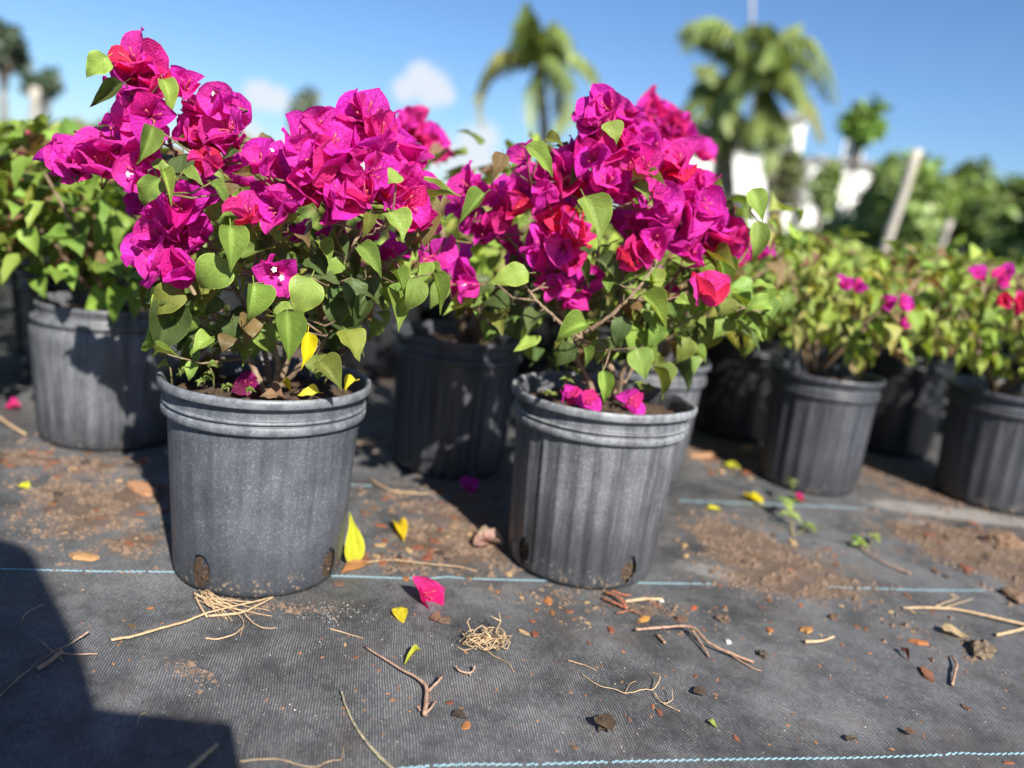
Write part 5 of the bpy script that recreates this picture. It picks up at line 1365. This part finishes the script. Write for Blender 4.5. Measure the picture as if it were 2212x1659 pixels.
rs += [([(420, 1285, 3), (428, 1310, 4), (447, 1338, 2)], 1.4, 1.2), ([(590, 1296, 2), (560, 1312, 3), (520, 1330, 3), (450, 1336, 2)], .6, 1.6), ([(445, 1382, 1), (470, 1386, 2), (505, 1376, 2), (527, 1358, 2)], 1.2, .5), ([(527, 1330, 3), (545, 1348, 2), (570, 1359, 1), (597, 1358, 1)], .9, .5),
       ([(500, 1325, 4), (525, 1345, 3), (520, 1375, 2)], .7, .4)]
sweep('root_bundle', 'tan root bundle spilling from the drain hole of the front pot', 'roots', rs, M_ROOT)
# coarse tangle hanging out of the hole
sweep('twig_cluster', 'dry spidery twig in the shadow at the lower left', 'twig', [([(-10, 1515, 1), (58, 1454, 2), (118, 1417, 5), (150, 1402, 5), (192, 1384, 8)], .7, 1.1), ([(118, 1419, 5), (160, 1421, 4), (211, 1420, 3)], 1.0, .8), ([(85, 1394, 8), (100, 1405, 6), (118, 1419, 5)], .6, .8), ([(135, 1415, 4), (110, 1435, 3), (82, 1450, 1)], 2.0, 2.6), ([(128, 1426, 4), (136, 1433, 2)], .8, .5)], M_TWIG)
sweep('straw', 'short pale straw in the left shadow edge', 'straw', [([(47, 1343, 1), (60, 1325, 2), (95, 1307, 2)], .6, .5)], M_ROOT)
sweep('straw', 'thick tan stick in the shadow at the bottom edge', 'stick', [([(468, 1614, 2), (440, 1638, 2), (405, 1668, 1)], 1.9, 2.3)], M_ROOT)
sweep('straw', 'thin curly fibre along the bottom edge left of the near thread', 'fibre', [([(518, 1644, 1), (560, 1640, 1), (608, 1643, 2), (672, 1657, 1), (712, 1645, 2), (738, 1638, 1), (742, 1610, 1)], .45, .3)], M_ROOT)
sweep('straw', 'thin dark straw in the shadow left of the bottom stick', 'straw', [([(297, 1570, 1), (302, 1550, 2), (316, 1540, 1)], .5, .4)], M_ROOT)
sweep('straw', 'long thin fibre between the two front pots near the thread', 'fibre', [([(790, 1216, 1), (850, 1212, 2), (920, 1222, 2), (990, 1228, 2), (1030, 1236, 1)], .9, .7)], M_ROOT)
sweep('straw', 'pale straw behind the front pot on the soil patch', 'straw', [([(800, 1040, 2), (840, 1065, 3), (900, 1072, 2), (925, 1070, 1)], 1.5, 1.0)], M_ROOT)
sweep('straw', 'pale straw by the left pot at the photo edge', 'straw', [([(-10, 900, 2), (30, 930, 3), (55, 942, 1)], 3.0, 2.4)], M_ROOT)
sweep('fallen_sprig', 'thin fallen sprig with leaves on the soil patch at the right', 'sprig', [([(1855, 1190, 4), (1890, 1210, 3), (1911, 1222, 3), (1967, 1243, 2)], 1.2, 1.8)], M_TWIG)
sweep('bark_strips', 'heap of torn red bark strips before the squashed pot', 'bark', [([(1308, 1286, 2), (1335, 1300, 4), (1352, 1322, 1)], 3.6, 2.8), ([(1300, 1296, 1), (1330, 1312, 3), (1345, 1318, 1)], 2.2, 2.8), ([(1320, 1284, 4), (1345, 1292, 3), (1362, 1290, 1)], 2.8, 2.0), ([(1330, 1330, 1), (1360, 1326, 2), (1385, 1330, 1)], 2.0, 1.4)],
      simple('red_bark', (.34, .12, .06), .8, 150, bd=.0008, col2=(.18, .07, .04)), n=6, sq=.32)
# dry root ball
cpt_ = onground(1044, 1392); rb_ = empty('root_ball', cpt_); tag(rb_, 'tangled dry root ball in the middle of the cloth', 'roots')
for k in range(26):
    a0 = r3.uniform(0, 6.28); mb = MB(); pts = []
    ccx, ccy = r3.uniform(-.015, .018), r3.uniform(-.012, .012); rr = r3.uniform(.006, .017)
    for s in range(9):
        a = a0 + s * r3.uniform(.3, .55); pts.append(Vector((ccx + rr * 1.3 * math.cos(a), ccy + rr * math.sin(a), .0008 + abs(.011 * math.sin(a * 1.3 + k)) * (1 - abs(ccx) * 25))))
    mb.tube(pts, [.0007 * r3.uniform(.5, 1.2)] * 9, 5); mesh_obj('strand', mb.mesh('strand', M_ROOT), rb_)
for pts in ([(-.03, -.012, .001), (-.02, -.018, .001), (-.01, -.013, .002)], [(.012, .012, .008), (.017, .02, .020), (.014, .024, .028)], [(.017, .02, .020), (.004, .022, .024)], [(-.015, .006, .010), (-.021, .012, .019), (-.018, .014, .023)], [(0, -.01, .002), (.012, -.022, .001), (.03, -.034, .001), (.036, -.05, .001)]):
    mb = MB(); mb.tube(pts, [.0007, .0006, .0004, .0003][:len(pts)], 5); mesh_obj('strand', mb.mesh('strand', M_ROOT), rb_)
# crumpled clods and dark leaves
def clod(px, py, wpx, col, label, seed, flat=.55, name='soil_clod', cat='soil clod'):
    p = onground(px, py); s = wpx / FPX * (p - CO).dot(F_) * .5
    bm = bmesh.new(); bmesh.ops.create_icosphere(bm, subdivisions=3, radius=1)
    for v_ in bm.verts:
        d = v_.co.normalized(); r_ = 1 + .55 * noise.noise(d * 1.6 + Vector((seed * 7, 0, 0))) + .3 * noise.noise(d * 5 + Vector((seed, 3, 0)))
        v_.co = Vector((d.x * r_, d.y * r_, max(d.z, -.35) * r_ * flat))
    me = bpy.data.meshes.new(name); bm.to_mesh(me); bm.free()
    o = mesh_obj(name, me, None, M_CHIP, col); o.location = p + Vector((0, 0, s * flat * .3)); o.scale = (s, s * .8, s); o.rotation_euler.z = seed
    tag(o, label, cat)
clod(2119, 1410, 62, (.20, .15, .10), 'crumbly brown soil clod at the right behind the curved stick', 1)
clod(1647, 1418, 30, (.11, .09, .07), 'small dark clod at the end of the bent branch', 2)
clod(1561, 1340, 32, (.15, .10, .07), 'dark crumbly clod above the bent branch', 3)
clod(960, 1342, 26, (.14, .09, .06), 'small brown clod touching the crumpled brown leaf', 4)
clod(1800, 1335, 22, (.15, .10, .07), 'little brown clod above the large orange bark piece', 5)
clod(1390, 1328, 40, (.14, .10, .075), 'flat crumbly clod right of the red bark strips', 6, .3)
clod(1470, 1342, 34, (.16, .10, .07), 'brown clod left of the dark clod above the branch', 7, .4)
clod(1573, 1389, 15, (.8, .78, .7), 'single white pebble below the bent branch start', 8, .6, 'pebble', 'pebble')
clod(1428, 1300, 11, (.8, .78, .72), 'white perlite grain at the end of the straw stick', 9, .8, 'pebble', 'pebble')
clod(2170, 1185, 80, (.24, .15, .09), 'heap of brown mulch at the right edge', 10, .4, 'mulch_heap', 'mulch')
clod(2190, 1290, 60, (.22, .14, .09), 'lower heap of brown mulch at the right edge', 11, .4, 'mulch_heap', 'mulch')
def fallen(px, py, tx, ty, wd, col, label, idx=0, h=.003, name='fallen_leaf', cat='leaf', nh=None, tiph=0.0):
    A = onground(px, py, h); T = onground(tx, ty, h + tiph); d = T - A
    k = (A - CO).dot(F_) / FPX
    m = basis(d, nh or Vector((.1, -.3, 1))) @ Matrix.Diagonal((wd * k, d.length, d.length, 1)); m.translation = A
    o = mesh_obj(name, LEAVES_FLAT[idx], None, None, col); o.matrix_world = m; tag(o, label, cat)
    return o
YL = (.60, .50, .03)
fallen(860, 1318, 874, 1352, 34, YL, 'small yellow curled leaf left of the fallen pink bract', 3, .004)
fallen(905, 1411, 866, 1448, 22, (.42, .44, .05), 'yellow-green folded leaf above the forked twig', 5, .006)
fallen(858, 1130, 872, 1178, 34, (.72, .52, .02), 'orange-yellow leaf on the soil between the front pots', 2, .006)
o = fallen(765, 1222, 757, 1105, 50, (.52, .54, .04), 'tall yellow-green leaf leaning on the right foot of the front pot', 4, .004, nh=Vector((.2, -1, .2)), tiph=0)
A = onground(765, 1222, .003); T = at(755, 1105, P1.y + .02); m = basis(T - A, Vector((.5, -1, .2))) @ Matrix.Diagonal((.027, (T - A).length, .06, 1)); m.translation = A; o.matrix_world = m
fallen(790, 1218, 735, 1243, 40, (.36, .17, .07), 'curled brown leaf at the right foot of the front pot', 6, .005)
fallen(1565, 1005, 1600, 1020, 30, (.55, .55, .05), 'yellow leaf by the foot of the grey pot behind', 1, .006)
fallen(1612, 1072, 1650, 1100, 36, (.75, .62, .02), 'bright yellow leaf left of the seedling at the right', 2, .007)
fallen(1528, 1098, 1560, 1106, 20, (.62, .58, .03), 'small yellow leaf near the third blue thread', 4, .005)
fallen(45, 1052, 70, 1062, 22, (.55, .55, .05), 'small yellow leaf at the left edge behind the shadow', 3, .005)
fallen(930, 1335, 958, 1345, 34, (.24, .13, .08), 'crumpled brown leaf below the fallen pink bract', 8, .004)
fallen(1290, 1560, 1330, 1600, 46, (.10, .075, .05), 'large crumpled dark leaf low in the middle', 9, .009)
fallen(1325, 1565, 1285, 1590, 40, (.085, .065, .045), 'dark leaf folded over the large crumpled one', 11, .006)
fallen(980, 1540, 1010, 1556, 26, (.08, .06, .05), 'dark dead leaf between the forked twig and bright chip', 7, .004)
fallen(1500, 1495, 1528, 1512, 30, (.10, .07, .05), 'folded dark leaf right of the branching rootlet', 10, .006)
fallen(2030, 1362, 2095, 1388, 34, (.50, .38, .22), 'pale tan crumpled leaf left of the brown clod', 12, .008)
fallen(1530, 1560, 1553, 1580, 14, (.35, .42, .10), 'tiny green bud in the lower middle right', 13, .003)
fallen(1950, 1588, 1985, 1600, 20, (.14, .09, .06), 'small dark shrivelled leaf at the lower right', 9, .005)
fallen(1825, 1600, 1858, 1600, 16, (.10, .08, .06), 'thin dark curled leaf left of the shrivelled one', 7, .004)
fallen(1945, 1408, 1968, 1438, 12, (.14, .05, .04), 'dark red curled leaf above the largest bark flake', 5, .004)
def fallen_flower(px, py, size, cols, label, seed, ax=(.3, -.2, .5), h=.006):
    p = onground(px, py, h); root = empty('fallen_flower', p); tag(root, label, 'flower')
    add_flower(root, p.copy(), Vector(ax), size, cols, random.Random(seed), 0, 22)
    return root
fallen_flower(912, 1288, .034, [PINK, (.82, .02, .20), PINK], 'crimson fallen flower on the cloth between the front pots', 14, (.55, -.6, .4), .003)
fallen_flower(1045, 1178, .026, [(.62, .42, .34), (.66, .5, .36), (.6, .32, .3)], 'faded pinkish dry flower left of the squashed pot foot', 5, (.2, -.3, .8))
fallen_flower(1012, 1060, .022, [MAG2, MAG, DEEP], 'magenta fallen flower in the shade between the pots', 6, (.2, -.4, .6))
fallen_flower(30, 885, .018, [PINK, (.8, .1, .3), PINK], 'pink fallen flower beside the left edge pot', 7, (.2, -.4, .6))
fallen_flower(1722, 1082, .014, [RED, RED, PINK], 'small red petal right of the seedling', 8, (.2, -.4, .6))
fallen_flower(1955, 912, .03, [MAG, PINK, MAG], 'magenta flower in the gap between the two right pots', 9, (.2, -.4, .6), .02)
# fallen blossoms and litter in the pots
def potlitter(pot, lst):
    for (px, py, Y, tx, ty, wd, col, idx, lb) in lst:
        A = at(px, py, Y); T = at(tx, ty, Y - .01); d = T - A; k = Y / FPX
        A.z = max(A.z, .222)
        m = basis(d, Vector((.2, -.5, .8))) @ Matrix.Diagonal((wd * k, d.length, d.length, 1)); m.translation = A
        o = mesh_obj('fallen_leaf', LEAVES[idx], None, None, col); o.matrix_world = m; tag(o, lb, 'leaf')
potlitter(P1, [(610, 826, P1.y - .07, 632, 846, 26, (.75, .60, .03), 3, 'small yellow leaf lying on the soil of the front pot'),
               (690, 848, P1.y - .09, 640, 852, 34, (.70, .62, .06), 1, 'pale yellow leaf lying flat at the front of the pot soil'),
               (770, 822, P1.y - .04, 735, 846, 34, (.78, .66, .04), 4, 'yellow leaf against the inner right wall of the front pot'),
               (580, 836, P1.y - .09, 615, 852, 36, (.22, .12, .07), 9, 'brown crumpled leaf beside the trunk of the front plant'),
               (600, 852, P1.y - .10, 560, 848, 30, (.26, .16, .09), 7, 'brown dry leaf at the front edge of the pot soil')])
def potflower(px, py, Y, size, cols, lb, seed):
    p = at(px, py, Y); root = empty('fallen_flower', p); tag(root, lb, 'flower'); add_flower(root, p.copy(), Vector((.3, -.5, .4)), size, cols, random.Random(seed))
potflower(530, 838, P1.y - .03, .026, [(.40, .02, .18), (.3, .03, .12), (.4, .02, .2)], 'wilted magenta flower on the soil of the front pot', 31)
potflower(1222, 862, P2.y - .07, .030, [MAG, MAG, PINK], 'magenta fallen flower at the left inside the squashed pot', 32)
potflower(1262, 874, P2.y - .08, .026, [MAG, PINK, MAG], 'second magenta fallen flower inside the squashed pot by its rim', 33)
potflower(1352, 876, P2.y - .08, .032, [MAG, PINK, MAG], 'bright magenta fallen flower right of the hanging leaf in the squashed pot', 34)
# weeds
def weed(base, stems, label, name='weed_seedling'):
    root = empty(name, base); tag(root, label, 'weed')
    mb = MB()
    for (tip, nl, ls, col) in stems:
        T = Vector(tip); mid = base.lerp(T, .5) + Vector((.002, 0, .002))
        mb.tube([Vector((0, 0, 0)), mid - base, T - base], [.0011, .0009, .0006], 5)
        for k in range(nl):
            a = k * 2.4 + rnd.uniform(-.3, .3); t = 1 if k < 4 else .6
            A = base.lerp(T, t); d = Vector((math.cos(a), math.sin(a), rnd.uniform(-.1, .3)))
            add_leaf(root, A, A + d.normalized() * ls * rnd.uniform(.7, 1.1), .55, Vector((0, -.4, 1)), jitter(col, .15, rnd), rnd)
    mesh_obj('stem', mb.mesh('stem', M_GREENSTEM), root)
WG = (.20, .27, .07)
yb = P1.y
for i, (bx, by, Y, tp, n_, ls, lb) in enumerate([
        (372, 832, yb - .05, (357, 768), 5, .018, 'slender weed seedling at the left rim of the front pot'), (462, 838, yb - .09, (452, 790), 6, .013, 'small weed left of the trunk in the front pot'),
        (492, 848, yb - .10, (488, 836), 5, .011, 'tiny weed sprout at the front rim left of the trunk'), (540, 852, yb - .10, (536, 845), 4, .010, 'lowest weed sprout at the front rim of the first pot'),
        (438, 832, yb - .08, (440, 822), 5, .013, 'pale weed sprout between the two left weeds'), (700, 830, yb - .06, (708, 800), 6, .010, 'small pale weed right of the yellow hanging leaf'),
        (405, 815, yb - .06, (392, 800), 5, .012, 'small weed beside the slender seedling')]):
    weed(at(bx, by, Y), [(at(tp[0], tp[1], Y), n_, ls, WG)], lb)
yb = P2.y
weed(at(1205, 850, yb - .07), [(at(1180, 850, yb - .10), 6, .012, WG), (at(1240, 800, yb - .08), 7, .013, WG)], 'trailing weed at the left rim of the squashed pot')
weed(at(1395, 850, yb - .03), [(at(1380, 830, yb - .05), 8, .012, WG), (at(1405, 835, yb - .03), 7, .011, WG)], 'little leafy weed at the right inside the squashed pot')
weed(onground(1712, 1160), [(onground(1690, 1120, .03), 6, .03, (.26, .36, .10)), (onground(1700, 1085, .04), 7, .022, (.12, .16, .05)), (onground(1745, 1150, .01), 4, .022, WG)], 'leafy seedling growing on the cloth in front of the third pot')
weed(onground(1868, 1196), [(onground(1850, 1186, .012), 5, .022, (.26, .36, .08)), (onground(1885, 1176, .012), 4, .02, (.26, .34, .08))], 'small green seedling at the tip of the fallen sprig')
# clods of soil and roots showing in the drain holes
def plug(P, px, py, rx, rz, seed, lb, col):
    a = hole_at(P, px, py); r3 = random.Random(seed)
    c = P + Vector((.099 * math.cos(a), .099 * math.sin(a), .028))
    root = empty('soil_plug', c); tag(root, lb, 'soil')
    for k in range(46):
        s = r3.uniform(.0010, .0026); mm = CHIPS[r3.randrange(14)]
        u = r3.uniform(-1, 1) * rx; w_ = r3.uniform(-1, 1) * rz
        if (u / rx) ** 2 + (w_ / rz) ** 2 > 1: continue
        t = Vector((-math.sin(a), math.cos(a), 0)); n_ = Vector((math.cos(a), math.sin(a), 0))
        o = mesh_obj('crumb', mm, root, None, jitter(r3.choice([col, (.05, .035, .025), (.03, .02, .015), (.12, .08, .05), (.05, .035, .025), (.05, .035, .025), (.5, .45, .36)]), .2, r3))
        o.location = t * u + Vector((0, 0, w_)) + n_ * r3.uniform(-.001, .0012); o.scale = (s, s, s * 1.5)
        o.rotation_euler = (r3.uniform(0, 6), r3.uniform(0, 6), r3.uniform(0, 6))
plug(P1, 432, 1230, .011, .019, 1, 'crumbly soil in the left drain hole of the front pot', (.12, .08, .05))
plug(P1, 712, 1215, .011, .017, 2, 'crumbly soil in the right drain hole of the front pot', (.12, .08, .05))
plug(P2, 1128, 1195, .010, .016, 3, 'pale crumbs in the left drain hole of the squashed pot', (.3, .26, .2))
plug(P2, 1358, 1245, .011, .017, 4, 'mossy bark crumbs in the right drain hole of the squashed pot', (.35, .25, .12))

# ------------------------------------------------------------------ the photographer, behind the camera; the shadow at the lower left is theirs
M_SHIRT = simple('dark_shirt', (.06, .08, .12), .9, 500, bd=.0004, var=.2)
M_SKIN = simple('skin', (.50, .30, .21), .55, 40, bd=.0003, var=.1)
def person():
    root = empty('person', (-.13, -.43, 0)); tag(root, 'crouching photographer in dark clothes behind the camera whose shadow falls at the lower left', 'person')
    J = {'hip': (0, 0, .42), 'belly': (-.01, .05, .62), 'chest': (-.03, .12, .86), 'neck': (-.04, .17, 1.02), 'headc': (-.045, .19, 1.06),
         'shL': (-.20, .13, .97), 'elL': (-.22, .22, .68), 'wrL': (.02, .33, .52), 'shR': (.13, .13, .96), 'elR': (.20, .18, .66), 'wrR': (.23, .32, .53),
         'hpL': (-.11, 0, .40), 'knL': (-.22, .16, .48), 'anL': (-.18, -.12, .08), 'toL': (-.19, .08, .03),
         'hpR': (.11, 0, .40), 'knR': (.22, .12, .50), 'anR': (.18, -.10, .08), 'toR': (.19, .10, .03)}
    Rr = dict(hip=.155, belly=.15, chest=.165, neck=.06, headc=.052, shL=.075, elL=.05, wrL=.032, shR=.075, elR=.05, wrR=.032, hpL=.10, knL=.072, anL=.05, toL=.042, hpR=.10, knR=.072, anR=.05, toR=.042)
    E_ = [('hip', 'belly'), ('belly', 'chest'), ('chest', 'neck'), ('neck', 'headc'), ('chest', 'shL'), ('shL', 'elL'), ('elL', 'wrL'), ('chest', 'shR'), ('shR', 'elR'), ('elR', 'wrR'),
          ('hip', 'hpL'), ('hpL', 'knL'), ('knL', 'anL'), ('anL', 'toL'), ('hip', 'hpR'), ('hpR', 'knR'), ('knR', 'anR'), ('anR', 'toR')]
    ks = list(J); me = bpy.data.meshes.new('body'); me.from_pydata([J[k] for k in ks], [(ks.index(a), ks.index(b)) for a, b in E_], [])
    o = mesh_obj('body', me, root, M_SHIRT)
    md = o.modifiers.new('skin', 'SKIN')
    for i, k in enumerate(ks): me.skin_vertices[0].data[i].radius = (Rr[k], Rr[k])
    me.skin_vertices[0].data[0].use_root = True
    o.modifiers.new('sub', 'SUBSURF').levels = 2; o.modifiers['sub'].render_levels = 2
    for nm, wr, sg in (('hand', Vector(J['wrL']), 1), ('hand', Vector(J['wrR']), -1)):
        mb = MB(); mb.tube([wr, wr + Vector((.0, .03, 0)), wr + Vector((.0, .05, .0))], [.03, .038, .034], 8)
        for k in range(4):
            b = wr + Vector((.03 * sg, .05, -.06 + k * .018)); mb.tube([b, b + Vector((.03 * sg, .012, .004)), b + Vector((.05 * sg, -.004, .006))], [.009, .008, .007], 6)
        b = wr + Vector((.01 * sg, .03, .0)); mb.tube([b, b + Vector((.02 * sg, .01, .03)), b + Vector((.04 * sg, .005, .035))], [.011, .010, .008], 6)
        mesh_obj(nm, mb.mesh('hand', M_SKIN), root)
    def ball(nm, c, r, mat, fn=None):
        bm = bmesh.new(); bmesh.ops.create_icosphere(bm, subdivisions=4, radius=1)
        for v_ in bm.verts:
            d = v_.co.copy(); k_ = fn(d) if fn else 1
            v_.co = Vector((c[0] + d.x * r[0] * k_, c[1] + d.y * r[1] * k_, c[2] + d.z * r[2] * k_))
        me = bpy.data.meshes.new(nm); bm.to_mesh(me); bm.free()
        me.polygons.foreach_set('use_smooth', [True] * len(me.polygons)); me.materials.append(mat)
        return me
    hc = (-.05, .215, 1.16)
    def face(d):
        k_ = 1 - .10 * max(0, -d.z) * (1 - abs(d.y))                                   # narrower jaw
        if d.y > 0:
            k_ += .20 * math.exp(-((d.x / .12) ** 2 + ((d.z + .12) / .20) ** 2))        # nose
            k_ -= .07 * math.exp(-(((abs(d.x) - .34) / .16) ** 2 + ((d.z - .06) / .12) ** 2))   # eye sockets
            k_ += .05 * math.exp(-((d.x / .28) ** 2 + ((d.z + .48) / .07) ** 2)) - .03 * math.exp(-((d.x / .3) ** 2 + ((d.z + .49) / .02) ** 2))   # lips
        return k_
    hd_ = mesh_obj('head', ball('head', hc, (.076, .094, .115), M_SKIN, face), root)
    M_HAIR = simple('dark_hair', (.03, .02, .015), .6, 300, bd=.002, bs=1)
    mesh_obj('hair', ball('hair', (hc[0], hc[1] - .014, hc[2] + .020), (.083, .096, .110), M_HAIR, lambda d: (1 + .04 * noise.noise(d * 9)) if d.z > -.45 else .8), hd_)
    for s_ in (-1, 1):
        mesh_obj('eye', ball('eye', (hc[0] + .027 * s_, hc[1] + .080, hc[2] + .008), (.011, .009, .008), simple('eye', (.7, .7, .68), .2, 10, bd=0, var=.05)), hd_)
        mesh_obj('ear', ball('ear', (hc[0] + .079 * s_, hc[1] - .002, hc[2] - .004), (.008, .018, .028), M_SKIN), hd_)
    return root
person()
ph = empty('phone', (0, -.012, CAM_H - .0)); tag(ph, 'dark mobile phone held upside down just behind the lens', 'phone')
mb = MB(); box(mb, -.045, .105, -.010, -.002, -.01, .086); mesh_obj('case', mb.mesh('case', M_SHIRT, False), ph)
